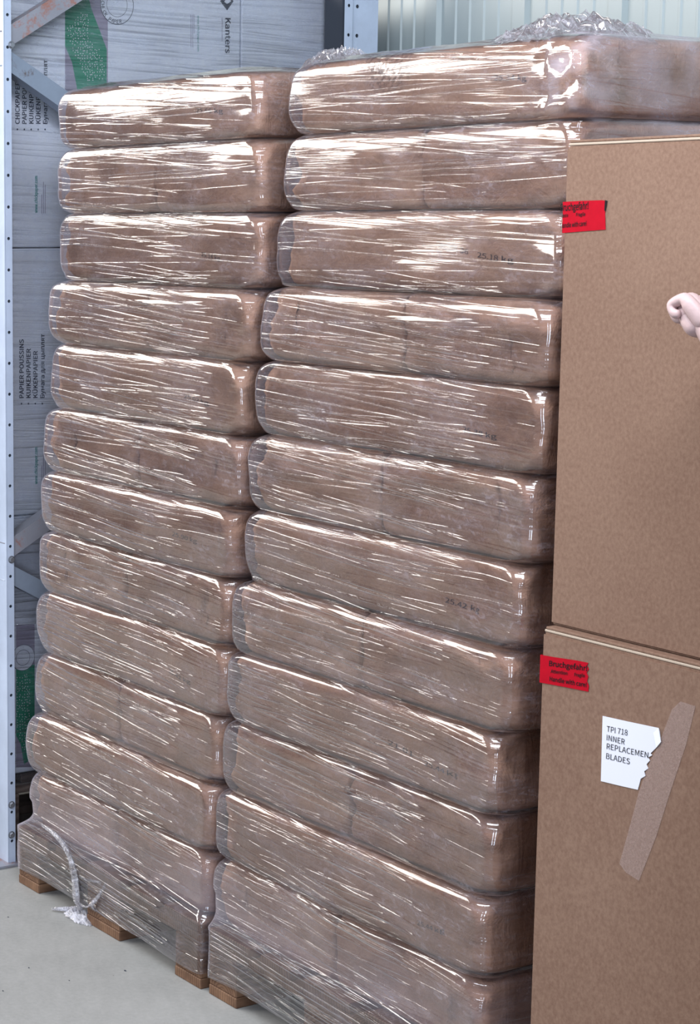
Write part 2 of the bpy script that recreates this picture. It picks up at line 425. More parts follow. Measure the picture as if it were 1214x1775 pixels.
def text_obj(name, body, p, xdir, ydir, mat, parent, height, length=None, bold=0.0, align='l', drop=False):
    """cap height = height; the baseline starts at p and runs along xdir for length metres"""
    me = text_mesh(body, 1.0, bold * CAP / 0.72)
    n = len(me.vertices); c = np.empty(n * 3); me.vertices.foreach_get('co', c); c = c.reshape(-1, 3)
    x0, x1 = c[:, 0].min(), c[:, 0].max()
    sy = height / CAP
    sx = (length / (x1 - x0)) if length else sy
    xd, yd = Vector(xdir).normalized(), Vector(ydir).normalized()
    P = np.array(p)[None] + (c[:, 0:1] - x0) * sx * np.array(xd)[None] + c[:, 1:2] * sy * np.array(yd)[None]
    P = P - np.array(parent.location)[None]
    me.vertices.foreach_set('co', P.ravel()); me.update()
    me.materials.clear(); me.materials.append(mat)
    o = bpy.data.objects.new(name, me); COL.objects.link(o); o.parent = parent
    return o

# ------------------------------------------------------------------ pallets
def pallet(x0, y0, label, wood, group=None, length=1.2, width=0.8, z0=0.0, visible_extra=True):
    t = empty('wooden_pallet', (x0, y0, z0)); tag(t, label, 'pallet', group)
    xs = [0, 0.3275, 0.7]; wx = [0.1, 0.145, 0.1]
    for x, wd in zip(xs, wx):
        box_obj('bottom_board', (x0 + x, y0, z0), (x0 + x + wd, y0 + length, z0 + 0.022), wood, t, 0.002)
        for y in (0, length / 2 - 0.0725, length - 0.145):
            box_obj('block', (x0 + x + 0.001, y0 + y + 0.001, z0 + 0.0225), (x0 + x + wd - 0.001, y0 + y + 0.144, z0 + 0.0995), wood, t, 0.002,
                    origin=(x0 + x + wd * 0.5, y0 + y, z0 + 0.012))
    for y in (0, length / 2 - 0.0725, length - 0.145):
        box_obj('stringer_board', (x0, y0 + y, z0 + 0.100), (x0 + width, y0 + y + 0.145, z0 + 0.1215), wood, t, 0.002)
    for x, wd in ((0, 0.145), (0.1825, 0.1), (0.3275, 0.145), (0.5175, 0.1), (0.655, 0.145)):
        box_obj('deck_board', (x0 + x, y0, z0 + 0.122), (x0 + x + wd, y0 + length, z0 + 0.144), wood, t, 0.002)
    return t
pallet(0.0, -0.012, 'brown wooden pallet under the left bag stack, beside the rack post', M_WOOD)
pallet(0.825, -0.008, 'brown wooden pallet under the middle bag stack, its corner block nearest the camera', M_WOOD)
pallet(1.80, 0.0, 'wooden pallet carrying the two brown cartons', M_WOOD)

# ------------------------------------------------------------------ bag stacks
STACKS = {
 'left': dict(
   z=[1.893, 1.762, 1.619, 1.470, 1.325, 1.176, 1.028, 0.883, 0.738, 0.587, 0.440, 0.292, 0.146],
   L=[0.162, 0.157, 0.160, 0.128, 0.130, 0.097, 0.088, 0.066, 0.053, 0.040, 0.030, 0.036],
   R=[0.945, 0.955, 0.950, 0.925, 0.900, 0.893, 0.880, 0.860, 0.850, 0.820, 0.810, 0.800],
   pal=(0.0, 0.8, -0.012, 1.188), depth=1.17, y0=0.0),
 'right': dict(
   z=[1.893, 1.762, 1.621, 1.478, 1.335, 1.190, 1.038, 0.892, 0.743, 0.595, 0.447, 0.297, 0.146],
   L=[1.032, 1.012, 0.992, 0.968, 0.945, 0.922, 0.912, 0.880, 0.862, 0.838, 0.820, 0.815],
   R=[1.800, 1.795, 1.775, 1.762, 1.748, 1.730, 1.712, 1.700, 1.672, 1.662, 1.650, 1.645],
   pal=(0.825, 1.625, -0.008, 1.192), depth=1.17, y0=0.0)}
for k, s in STACKS.items():
    rr = random.Random(11 if k == 'left' else 23)
    s['Y'] = [s['y0'] + rr.uniform(-0.006, 0.010) for _ in range(12)]

def rrect(x0, x1, y0, y1, r, ns, nc):
    """rounded rectangle, counter-clockwise from the front-left corner; ns=(front,right,back,left)"""
    pts = []
    if not isinstance(r, (tuple, list)): r = (r, r, r, r)
    cs = [((x0 + r[0], y0 + r[0]), pi, 1.5 * pi, nc), ((x1 - r[1], y0 + r[1]), 1.5 * pi, 2 * pi, nc),
          ((x1 - r[2], y1 - r[2]), 0, 0.5 * pi, max(4, nc // 2)), ((x0 + r[3], y1 - r[3]), 0.5 * pi, pi, nc)]
    for i, (c, a0, a1, k) in enumerate(cs):
        for j in range(k):
            a = a0 + (a1 - a0) * j / (k - 1); pts.append((c[0] + r[i] * cos(a), c[1] + r[i] * sin(a)))
        nx = cs[(i + 1) % 4]; rn = r[(i + 1) % 4]; b = (nx[0][0] + rn * cos(nx[1]), nx[0][1] + rn * sin(nx[1])); a_ = pts[-1]
        for j in range(1, ns[i]):
            t = j / ns[i]; pts.append((a_[0] + (b[0] - a_[0]) * t, a_[1] + (b[1] - a_[1]) * t))
    return pts
def pillow(c, n=4.5):
    c = min(1.0, abs(c)); return 1 - (1 - c ** n) ** (1 / n)
def lumps(P):
    return 0.0050 * vnoise(P, 6.0) + 0.0035 * vnoise(P + 5, 13.0)

def bag_mesh(name, x0, x1, y0, y1, z0, z1, fine=True, crease=None, seed=0, inner=''):
    zc = (z0 + z1) / 2; h = (z1 - z0) / 2
    nr = 20 if fine else 10
    lenx, leny = x1 - x0, y1 - y0
    step = 0.012 if fine else 0.05
    ns = (max(4, int(lenx / step)), max(4, int(leny / (step * 1.6))), max(4, int(lenx / 0.05)), max(4, int(leny / (step * 2.5))))
    rings = []
    cs = [sin(-pi / 2 + pi * i / nr) for i in range(nr + 1)]
    prof = [(c, 0.040 * pillow(c)) for c in cs]
    prof = [(-1.0, 0.15), (-1.0, 0.08)] + prof + [(1.0, 0.08), (1.0, 0.15)]
    vs = []; npts = None
    for k, (c, ins) in enumerate(prof):
        ins = min(ins, min(lenx, leny) / 2 - 0.03)
        rc = 0.022 + 0.040 * abs(c) ** 4
        rc = min(rc, min(lenx, leny) / 2 - ins - 0.004)
        rc = max(0.004, rc); rs = rc * 0.35
        sd_ = lambda a_, b_: rs if (a_ in inner or b_ in inner) else rc
        gi = lambda a_: ins * 0.30 if (a_ in inner and ins < 0.05) else ins
        pts = rrect(x0 + gi('L'), x1 - gi('R'), y0 + gi('F'), y1 - gi('B'), (sd_('L', 'F'), sd_('R', 'F'), sd_('R', 'B'), sd_('L', 'B')), ns, 9 if fine else 5)
        npts = len(pts)
        zz = zc + c * h
        vs += [(p[0], p[1], zz) for p in pts]
    V = np.array(vs); cx, cy = (x0 + x1) / 2, (y0 + y1) / 2
    d = lumps(V)
    prof_c = np.repeat([p[0] for p in prof], npts)
    amp = (1 - np.abs(prof_c) ** 4)
    # outward direction in plan
    ox = np.where(V[:, 0] < x0 + 0.09, -1, np.where(V[:, 0] > x1 - 0.09, 1, 0)).astype(float)
    oy = np.where(V[:, 1] < y0 + 0.09, -1, np.where(V[:, 1] > y1 - 0.09, 1, 0)).astype(float)
    if 'L' in inner: ox[ox < 0] = 0
    if 'R' in inner: ox[ox > 0] = 0
    if 'F' in inner: oy[oy < 0] = 0
    if 'B' in inner: oy[oy > 0] = 0
    V[:, 0] += ox * d * amp; V[:, 1] += oy * d * amp
    S_ = np.array([seed * 3.7, seed * 1.3, 0.0])
    # creases of the folded ends: sharp wandering folds close to both ends
    lx = lenx >= leny
    e = (V[:, 0] - x0) if lx else (V[:, 1] - y0)
    ln = lenx if lx else leny
    near = np.minimum(e, ln - e)
    wv = np.abs(vnoise(V + S_, 17.0)) ; wv2 = np.abs(vnoise(V * [1, 1, 2.0] + S_ + 9, 34.0))
    k_end = np.clip(1 - near / 0.17, 0, 1) ** 1.0
    crz = (-0.014 * wv - 0.008 * wv2) * (0.18 + k_end) * amp
    if crease:
        for cr in crease:
            q = np.abs(e + 0.010 * (prof_c ** 2) + 0.006 * vnoise(V + S_, 8) - (ln - cr))
            crz += np.where(q < 0.010, -0.008 * (1 - q / 0.010), 0) * amp
    V[:, 0] += ox * crz; V[:, 1] += oy * crz
    # top and bottom settle unevenly
    V[:, 2] += 0.002 * vnoise(V + S_, 7) * (np.abs(prof_c) ** 2)
    fs = []
    R = len(prof)
    for i in range(R - 1):
        for j in range(npts):
            a = i * npts + j; b = i * npts + (j + 1) % npts
            fs.append((a, b, b + npts, a + npts))
    fs.append(tuple(range(npts - 1, -1, -1))); fs.append(tuple((R - 1) * npts + j for j in range(npts)))
    return V, fs

ORD = ['topmost', 'second', 'third', 'fourth', 'fifth', 'sixth', 'seventh', 'eighth', 'ninth', 'tenth', 'eleventh', 'lowest']
def layer_phrase(i):
    if i == 0: return 'topmost layer'
    if i == 11: return 'lowest layer'
    return ORD[i] + ' layer from the top'
STN = {'left': 'left stack', 'right': 'middle stack'}
FRONT = {}
sd = 0
for k, s in STACKS.items():
    for i in range(12):
        z1, z0 = s['z'][i], s['z'][i + 1]
        xL, xR = s['L'][i] + 0.007, s['R'][i] - 0.007
        y0, y1 = s['Y'][i] + 0.007, s['Y'][i] + s['depth'] - 0.007
        zz = (z0 + 0.0015, z1 - 0.0015)
        ph = layer_phrase(i) + ' of ' + STN[k]
        if i % 2 == 0:
            xm = (xL + xR) / 2
            specs = [('long kraft bag across the front, ', xL, xR, y0, y0 + 0.385, True, [0.115], 'B'),
                     ('rear kraft bag at the rack side, ', xL, xm - 0.002, y0 + 0.389, y1, False, None, 'FR'),
                     ('rear kraft bag at the carton side, ', xm + 0.002, xR, y0 + 0.389, y1, k == 'right' and i < 3, None, 'FL')]
        else:
            xm = (xL + xR) / 2 + random.Random(i * 5 + len(k)).uniform(-0.025, 0.02)
            specs = [('kraft bag, left of the front pair, ', xL, xm - 0.002, y0, y0 + 0.77, True, None, 'RB'),
                     ('kraft bag, right of the front pair, ', xm + 0.002, xR, y0 + 0.003, y0 + 0.77, True, None, 'LB'),
                     ('rear kraft bag lying crosswise, ', xL, xR, y0 + 0.774, y1, False, None, 'F')]
        for (lb, a, b, c, d, fine, cr, inn) in specs:
            sd += 1
            V, F_ = bag_mesh('kraft_bag', a, b, c, d, zz[0], zz[1], fine, cr, sd, inn)
            org = ((a + b) / 2, (c + d) / 2, zz[0])
            o = mesh_obj('kraft_bag', V, F_, M_KRAFT, smooth=True, origin=org)
            tag(o, lb + ph, 'paper bag', 'paper bags on the %s pallet' % ('left' if k == 'left' else 'middle'))
            if c < 0.05: FRONT.setdefault((k, i), []).append((o, V, F_))

# ink-jet weight marks on the long bags
PRINTS = [('left', 0, '25.66 kg', (338, 195), (380, 196)), ('left', 2, '25.14 kg', (343, 444), (374, 452)),
          ('left', 4, '25.02 kg', (315, 690), (356, 703)), ('left', 6, '25.90 kg', (301, 928), (341, 942)),
          ('left', 8, '25.42 kg', (288, 1166), (324, 1187)),
          ('right', 0, '25.34 kg', (848, 139), (903, 139)), ('right', 2, '25.18 kg', (820, 446), (876, 456)),
          ('right', 2, '20.06 36', (752, 430), (804, 441)),
          ('right', 4, '25.38 kg', (798, 748), (852, 762)), ('right', 6, '25.42 kg', (770, 1044), (826, 1063)),
          ('right', 8, '25.44 kg', (736, 1326), (790, 1350)), ('right', 8, '21.01', (672, 1290), (716, 1312)),
          ('right', 10, '25.44 kg', (722, 1603), (764, 1620))]
for (k, i, body, pa, pb) in PRINTS:
    o, V, F_ = FRONT[(k, i)][0]
    bvh = BVHTree.FromPolygons([tuple(v) for v in V], F_)
    A, B = at_y(*pa, 0.006), at_y(*pb, 0.006)
    t = text_obj('weight_print', body, A, (B - A), (0, 0, 1), M_INK, o, 0.0085, (B - A).length, bold=0.0)
    me = t.data; oo = Vector(o.location)
    for v in me.vertices:
        q = v.co + oo
        h = bvh.ray_cast(Vector((q.x, -0.5, q.z)), Vector((0, 1, 0)))
        if h[0] is not None: v.co = h[0] + Vector((0, -0.0012, 0)) - oo

# ------------------------------------------------------------------ stretch film round each stack
def smooth(t):
    t = max(0.0, min(1.0, t)); return t * t * (3 - 2 * t)
def film_section(s, z):
    Z = s['z']
    ztop = Z[0]
    i = 11
    for k in range(12):
        if z >= Z[k + 1]: i = k; break
    z1, z0 = Z[i], Z[i + 1]
    c = (2 * z - z1 - z0) / (z1 - z0)
    L_, R_, Y_ = s['L'][i], s['R'][i], s['Y'][i]
    W = 0.014
    def mixn(j, t):
        return (L_ + (s['L'][j] - L_) * t, R_ + (s['R'][j] - R_) * t, Y_ + (s['Y'][j] - Y_) * t)
    if z - z0 < W and i < 11: L_, R_, Y_ = mixn(i + 1, 0.5 * smooth(1 - (z - z0) / W))
    elif z1 - z < W and i > 0: L_, R_, Y_ = mixn(i - 1, 0.5 * smooth(1 - (z1 - z) / W))
    ins = min(0.026 * pillow(c), 0.017)
    if i == 0 and c > 0: ins = 0.038 * pillow(c)
    if i == 11 and c < 0: ins = 0.004
    rc = 0.020 + 0.040 * min(1, abs(c)) ** 4
    a = np.array([L_ + ins, R_ - ins, Y_ + ins, Y_ + s['depth'] - ins, rc])
    # skirt over the pallet
    p = s['pal']; zs = s['z'][12]
    b = np.array([p[0] - 0.004, p[1] + 0.004, p[2] - 0.004, p[3] + 0.004, 0.012])
    t = smooth((z - (zs + 0.0)) / 0.045) ** 0.6 if z > zs else 0.0
    return b + (a - b) * t

def film(k, s, mat, label, bunch_fn, crumple=None):
    t0 = empty('stretch_film', ((s['pal'][0] + s['pal'][1]) / 2, 0.6, 0.0)); tag(t0, label, 'stretch film')
    rows = []
    for z in np.linspace(0.040, 0.146, 12): rows.append((z, 0.0, 0.0))
    for z in np.linspace(0.148, 0.195, 14): rows.append((z, 0.0, 0.0))
    for i in range(11, -1, -1):
        z1, z0 = s['z'][i], s['z'][i + 1]
        for j in range(22):
            c = sin(-pi / 2 + pi * (j + 0.5) / 22); z = (z0 + z1) / 2 + c * (z1 - z0) / 2
            if z > 0.197: rows.append((z, 0.0, 0.0))
    zt = s['z'][0]
    for j in range(1, 16): rows.append((zt, 0.010 * j * (1 + j * 0.06), 0.003 + 0.004 * sin(j * 0.9)))
    ns = (170, 60, 14, 40); nc = 12
    Vs = []; UV = []; n = None; Cc = []
    for (z, ex, dz) in rows:
        a = film_section(s, min(z, zt - 1e-4))
        r = a[4]; pts = rrect(a[0] + ex, a[1] - ex, a[2] + ex, a[3] - ex, r, ns, nc); n = len(pts)
        # close the ring with a doubled seam vertex column
        pts = pts + [pts[0]]
        P = np.array(pts); d = np.r_[0, np.cumsum(np.hypot(*(P[1:] - P[:-1]).T))]
        Vs.append(np.c_[P, np.full(len(P), z + dz)]); UV.append(np.c_[d, np.full(len(P), z + ex)])
        Cc.append(a)
    V = np.concatenate(Vs); UVa = np.concatenate(UV); m_ = n + 1
    d = lumps(V)
    jitter = 0.0018 * vnoise(V * [0.6, 0.6, 2.5] + 3, 9.0) + 0.0007 * vnoise(V * [0.5, 0.5, 3.0] + 8, 26.0)
    # plan normals
    c0 = np.repeat(np.array([[a[0], a[1], a[2], a[3]] for a in Cc]), m_, axis=0)
    ox = np.where(V[:, 0] < c0[:, 0] + 0.05, -1, np.where(V[:, 0] > c0[:, 1] - 0.05, 1, 0)).astype(float)
    oy = np.where(V[:, 1] < c0[:, 2] + 0.05, -1, np.where(V[:, 1] > c0[:, 3] - 0.05, 1, 0)).astype(float)
    zz = V[:, 2]
    on = np.clip((zz - 0.17) / 0.05, 0, 1)
    exr = np.repeat(np.array([r[1] for r in rows]), m_)
    disp = np.clip(d * on, -0.004, 0.01) + jitter + 0.001
    cm = np.clip(1 - np.hypot((V[:, 0] - c0[:, 1]) / 0.07, (V[:, 1] - c0[:, 2]) / 0.06), 0, 1) * on
    disp = disp + cm * (0.0045 * vnoise(V * [0.6, 0.6, 1.5] + 11, 24.0) + 0.0025 * vnoise(V * [0.6, 0.6, 1.8], 60.0) + 0.001)
    if crumple is not None:
        q3 = crumple(V); disp = disp + q3 * (0.004 + 0.014 * (1 - np.abs(vnoise(V, 22.0))) ** 2 + 0.006 * vnoise(V + 7, 55.0))
    disp = np.where(exr > 0, 0, disp)
    V[:, 0] += ox * disp; V[:, 1] += oy * disp
    top = exr > 0
    V[top, 2] += (0.003 * vnoise(V[top], 14.0) + 0.003 * np.abs(vnoise(V[top] + 4, 30.0))) * np.clip(exr[top] / 0.03, 0, 1)
    # the lower hem is uneven
    low = zz < 0.09
    V[low, 2] += (0.012 * vnoise(V[low] * [1, 1, 0] + 2, 5.0)) * np.clip((0.09 - zz[low]) / 0.05, 0, 1)
    nr = len(rows); fs = []
    idx = np.arange(nr * m_).reshape(nr, m_)
    a = idx[:-1, :-1].ravel(); b = idx[:-1, 1:].ravel(); c = idx[1:, 1:].ravel(); d_ = idx[1:, :-1].ravel()
    fs = np.c_[a, b, c, d_].tolist()
    o = mesh_obj('film_wrap', V, fs, mat, t0, smooth=True, uv=UVa)
    at = o.data.attributes.new('bunch', 'FLOAT', 'POINT')
    at.data.foreach_set('value', bunch_fn(V, c0).astype(np.float32))
    return t0, o

def bunch_left(V, c0):
    # film gathered at the free left corner, more at the hem
    x = V[:, 0] - c0[:, 0]; f = (V[:, 1] < 0.10)
    wv = 0.022 + 0.014 * vnoise(V * [0, 0, 1] + 1, 9.0)
    b = 0.75 * np.clip(1 - (x / np.maximum(wv, 0.008)) ** 2, 0, 1) * f * (0.6 + 0.5 * vnoise(V + 3, 22))
    sk = np.clip(1 - np.abs(V[:, 2] - 0.185) / 0.05, 0, 1) * 0.22 + np.clip(1 - np.abs(V[:, 2] - 0.21) / 0.10, 0, 1) * 0.22
    return np.clip(b, 0, 1) + sk * (V[:, 1] < 0.2) * (0.7 + 0.6 * vnoise(V + 3, 7))
def bunch_right(V, c0):
    x = V[:, 0] - c0[:, 0]; f = (V[:, 1] < 0.10)
    b = 0.45 * np.clip(1 - (x / 0.014) ** 2, 0, 1) * f
    sk = np.clip(1 - np.abs(V[:, 2] - 0.18) / 0.04, 0, 1) * 0.2 + np.clip(1 - np.abs(V[:, 2] - 0.21) / 0.10, 0, 1) * 0.2
    # loose film plus painted highlight at the top corner; scuffed film on that side
    d = np.hypot((V[:, 0] - 1.775) / 0.05, (V[:, 1] - 0.02) / 0.06)
    tc_ = np.clip(1.15 - d, 0, 1) * np.clip((V[:, 2] - 1.74) / 0.03, 0, 1) * np.clip(0.5 + 1.6 * vnoise(V + 6, 34), 0, 1)
    sc_ = (V[:, 0] > c0[:, 1] - 0.02) * (V[:, 1] > 0.02) * np.clip((V[:, 2] - 1.6) / 0.1, 0, 1) * (0.22 + 0.35 * vnoise(V * [1, 1, 0.5] + 2, 30))
    return np.clip(b, 0, 1) + np.clip(tc_, 0, 1) + np.clip(sc_, 0, 1) + sk * (V[:, 1] < 0.2) * (0.7 + 0.6 * vnoise(V + 3, 7))
filmL, wrapL = film('left', STACKS['left'], M_FILM_L, 'clear stretch film round the left stack, its torn tail trailing on the floor', bunch_left)
filmR, wrapR = film('right', STACKS['right'], M_FILM_R, 'clear stretch film round the middle stack, crumpled into a knot on top', bunch_right,
    lambda V: np.clip(1.2 - np.hypot((V[:, 0] - 1.775) / 0.07, (V[:, 1] - 0.02) / 0.08), 0, 1) * np.clip((V[:, 2] - 1.745) / 0.03, 0, 1))

def crumpled(name, cx, cy, cz, sx, sy, h, mat, parent, seed, n=70):
    g = np.linspace(-1, 1, n); X, Y = np.meshgrid(g, g)
    P = np.c_[X.ravel(), Y.ravel(), np.zeros(n * n)]
    r = np.sqrt(P[:, 0] ** 2 + P[:, 1] ** 2)
    env = np.clip(1 - r ** 2, 0, 1) ** 0.7
    so = np.array([seed, seed * 2.1, 0])
    a = 1 - np.abs(vnoise(P + so, 3.1)); b = 1 - np.abs(vnoise(P + so * 1.7, 7.0)); c = vnoise(P + so * 2.3, 15.0)
    z = env * h * (0.25 + 0.5 * a ** 2 + 0.35 * b ** 2 + 0.10 * c)
    V = np.c_[cx + sx * P[:, 0] * (1 + 0.12 * vnoise(P + so, 4)), cy + sy * P[:, 1], cz + z]
    idx = np.arange(n * n).reshape(n, n)
    keep = (env.reshape(n, n)[:-1, :-1] > 0.01).ravel()
    fs = np.c_[idx[:-1, :-1].ravel(), idx[:-1, 1:].ravel(), idx[1:, 1:].ravel(), idx[1:, :-1].ravel()][keep].tolist()
    o = mesh_obj(name, V, fs, mat, parent, smooth=False, uv=V[:, :2] * 1.0)
    return o
kn = at_y(985, 40, 0.12)
crumpled('crumpled_knot', kn.x - 0.01, 0.14, 1.884, 0.15, 0.13, 0.058, M_CRUMPLE, filmR, 1.3)
crumpled('crumpled_fold', at_y(562, 80, 0.05).x, 0.09, 1.882, 0.07, 0.08, 0.045, M_CRUMPLE, filmR, 5.1, 40)

def tube(name, pts, rad, mat, parent, seg=14, flat=1.0, seed=0, sub=8):
    P = []; Rr = []
    for i in range(len(pts) - 1):
        p0 = Vector(pts[max(0, i - 1)]); p1 = Vector(pts[i]); p2 = Vector(pts[i + 1]); p3 = Vector(pts[min(len(pts) - 1, i + 2)])
        for j in range(sub):
            t = j / sub
            P.append(0.5 * ((2 * p1) + (p2 - p0) * t + (2 * p0 - 5 * p1 + 4 * p2 - p3) * t * t + (3 * p1 - p0 - 3 * p2 + p3) * t ** 3))
            Rr.append(rad[i] + (rad[i + 1] - rad[i]) * t)
    P.append(Vector(pts[-1])); Rr.append(rad[-1])
    vs = []; uv = []; s_ = 0
    for i, p in enumerate(P):
        d = (P[min(i + 1, len(P) - 1)] - P[max(i - 1, 0)]).normalized()
        a = d.cross(Vector((0, 1, 0.01))).normalized(); b = d.cross(a)
        if i: s_ += (P[i] - P[i - 1]).length
        for j in range(seg):
            an = 2 * pi * j / seg
            r = Rr[i] * (1 + 0.28 * sin(5 * an + i * 0.35 + seed) + 0.15 * sin(9 * an - i * 0.2))
            vs.append(p + a * (r * cos(an)) + b * (r * sin(an) * flat)); uv.append((an * 0.01, s_))
    fs = []
    for i in range(len(P) - 1):
        for j in range(seg):
            fs.append((i * seg + j, i * seg + (j + 1) % seg, (i + 1) * seg + (j + 1) % seg, (i + 1) * seg + j))
    fs.append(tuple(range(seg))); fs.append(tuple(reversed([(len(P) - 1) * seg + j for j in range(seg)])))
    return mesh_obj(name, vs, fs, mat, parent, smooth=True, uv=uv)
q = lambda x, y, d: at_y(x, y, d)
f0 = at_z(128, 1583, 0.006); f1 = at_z(150, 1592, 0.006)
tube('film_tail', [q(72, 1430, -0.006), q(98, 1450, -0.010), q(121, 1485, -0.014), q(131, 1530, -0.020), q(132, 1560, -0.025), (f0.x + 0.01, f0.y + 0.01, 0.02), (f0.x - 0.05, f0.y - 0.03, 0.006)],
     [0.004, 0.006, 0.009, 0.011, 0.010, 0.008, 0.003], M_ROPE, filmL, flat=0.5)
tube('film_tail', [q(184, 1530, -0.012), q(172, 1552, -0.018), q(160, 1570, -0.024), (f1.x + 0.03, f1.y + 0.02, 0.018), (f1.x - 0.02, f1.y - 0.01, 0.006)],
     [0.002, 0.004, 0.005, 0.006, 0.003], M_ROPE, filmL, flat=0.5, seed=2)
crumpled('film_scrap', f0.x + 0.02, f0.y + 0.005, 0.001, 0.06, 0.03, 0.02, M_ROPE, filmL, 8.2, 26)
# torn web of film between the two tails
tube('film_tail', [q(140, 1520, -0.010), q(156, 1526, -0.014), q(176, 1530, -0.012)], [0.003, 0.003, 0.002], M_ROPE, filmL, flat=0.5, seed=4)
tube('film_tail', [q(140, 1568, -0.022), q(150, 1572, -0.022), q(162, 1564, -0.022)], [0.003, 0.002, 0.002], M_ROPE, filmL, flat=0.5, seed=6)

# ------------------------------------------------------------------ the two brown cartons
BY = -0.055
def carton(name, x0, x1, y0, y1, z0, z1, label, lid):
    t = empty(name, (x0, y0, z0)); tag(t, label, 'carton', 'brown cartons on the third pallet')
    bm = bmesh.new(); add_box(bm, (x0, y0, z0), (x1, y1, z1 - 0.009)); 
    # subdivide the front a little and bow it, so that the board is not dead flat
    bmesh.ops.bevel(bm, geom=list(bm.edges), offset=0.004, segments=2, affect='EDGES')
    bm_obj('body', bm, M_CARTON, t)
    # closing flaps: two layers on top, with their cut edges at the front
    bm = bmesh.new(); add_box(bm, (x0 + 0.002, y0 + 0.003, z1 - 0.0085), (x1 - 0.002, y1 - 0.003, z1 - 0.0045), 0.001)
    bm_obj('inner_flap', bm, M_CARTON_EDGE, t)
    ym = (y0 + y1) / 2
    for (ya, yb) in ((y0 + 0.004, ym - 0.001), (ym + 0.001, y1 - 0.004)):
        bm = bmesh.new(); add_box(bm, (x0 + 0.004, ya, z1 - 0.0042), (x1 - 0.004, yb, z1), 0.001)
        bm_obj('outer_flap', bm, M_CARTON, t)
    return t
za = at_y(943, 1086, BY); zb = at_y(951, 1070, BY + 0.02); zc = at_y(985, 243, BY + 0.02)
zd = at_y(915, 1775, BY)
XB = (za.x + zd.x) / 2
low = carton('carton', XB, XB + 0.80, BY, BY + 1.15, 0.144, za.z, 'lower brown carton with a white torn label on its front', True)
up_x = (zb.x + zc.x) / 2
up = carton('carton', up_x, up_x + 0.79, BY + 0.02, BY + 1.13, za.z + 0.001, zc.z, 'upper brown carton, red tape at its left edge', True)

def front_patch(name, pts, y, mat, parent, thick=0.0006):
    """thin sheet on a front face from pixel outline"""
    P = [at_y(px, py, y) for px, py in pts]; n = len(P)
    vs = [(p.x, y, p.z) for p in P] + [(p.x, y + thick, p.z) for p in P]
    fs = [tuple(range(n)), tuple(range(2 * n - 1, n - 1, -1))] + [(i, i + n, (i + 1) % n + n, (i + 1) % n) for i in range(n)]
    bm = bmesh.new(); bv = [bm.verts.new(v) for v in vs]
    for f in fs: bm.faces.new([bv[i] for i in f])
    return bm_obj(name, bm, mat, parent)
yl, yu = BY - 0.0012, BY + 0.02 - 0.0012
# lower tape (wraps round the left edge)
def tape(parent, y, xl, pts, lines, dark=False):
    t = front_patch('red_tape', pts, y, M_RED, parent)
    a = at_y(*pts[0], y).z; b = at_y(*pts[-1], y).z
    bm = bmesh.new(); add_box(bm, (xl - 0.0012, y + 0.0002, b), (xl - 0.0004, y + 0.06, a)); bm_obj('tape_return', bm, M_RED, t)
    for (body, pa, pb, hgt) in lines:
        A, B = at_y(*pa, y - 0.0006), at_y(*pb, y - 0.0006)
        text_obj('tape_lettering', body, A, B - A, (0, 0, 1), M_BLACK, t, hgt, (B - A).length, bold=0.02)
    return t
tape(low, yl, XB, [(937, 1135), (960, 1139), (1000, 1145), (1020, 1149), (1018, 1154), (1021, 1160), (1017, 1166), (1020, 1173), (1018, 1181), (1021, 1189), (1020, 1199), (980, 1191), (936, 1183)],
     [('Bruchgefahr!', (952, 1154), (1018, 1163), 0.0082), ('Attention', (955, 1166), (984, 1170), 0.0052), ('Fragile', (996, 1172), (1014, 1174), 0.0052), ('Handle with care!', (953, 1180), (1017, 1191), 0.0068)])
tape(up, yu, up_x, [(976, 350), (1010, 348), (1044, 347), (1050, 348), (1049, 370), (1050, 398), (1010, 401), (976, 404)],
     [('Bruchgefahr!', (972, 366), (1020, 362), 0.0105), ('Attention', (974, 377), (985, 376), 0.0052), ('Fragile', (999, 375), (1015, 374), 0.0052), ('Handle with care!', (972, 395), (1017, 391), 0.0068)])
front_patch('tape_end', [(1049, 347), (1053, 348), (1050, 366), (1048, 365)], yu - 0.0004, M_BLACK, up)
# paper label with torn right edge
lab = front_patch('paper_label', [(1045, 1241), (1090, 1251), (1142, 1262), (1144, 1268), (1146, 1286), (1137, 1297), (1128, 1306), (1131, 1309), (1124, 1313), (1127, 1318), (1121, 1325), (1124, 1332), (1117, 1337), (1119, 1345), (1111, 1350), (1109, 1358), (1106, 1369), (1075, 1362), (1042, 1354)], yl, M_PAPER, low)
lab['label'] = 'white label with torn right edge'
for body, pa, pb in (('TPI 718', (1052, 1268), (1088, 1275)), ('INNER', (1052, 1283), (1083, 1291)), ('REPLACEMEN', (1052, 1298), (1124, 1314)), ('BLADES', (1051, 1315), (1092, 1325))):
    A, B = at_y(*pa, yl - 0.0006), at_y(*pb, yl - 0.0006)
    text_obj('label_lettering', body, A, B - A, (0, 0, 1), M_BLACK, lab, 0.0088, (B - A).length)
A = at_y(1120, 1305, yl - 0.0006)
# folded-over corner of the label
fc = front_patch('folded_corner', [(1133, 1270), (1142, 1262), (1146, 1286), (1138, 1296)], yl - 0.0012, M_WHITE, lab)
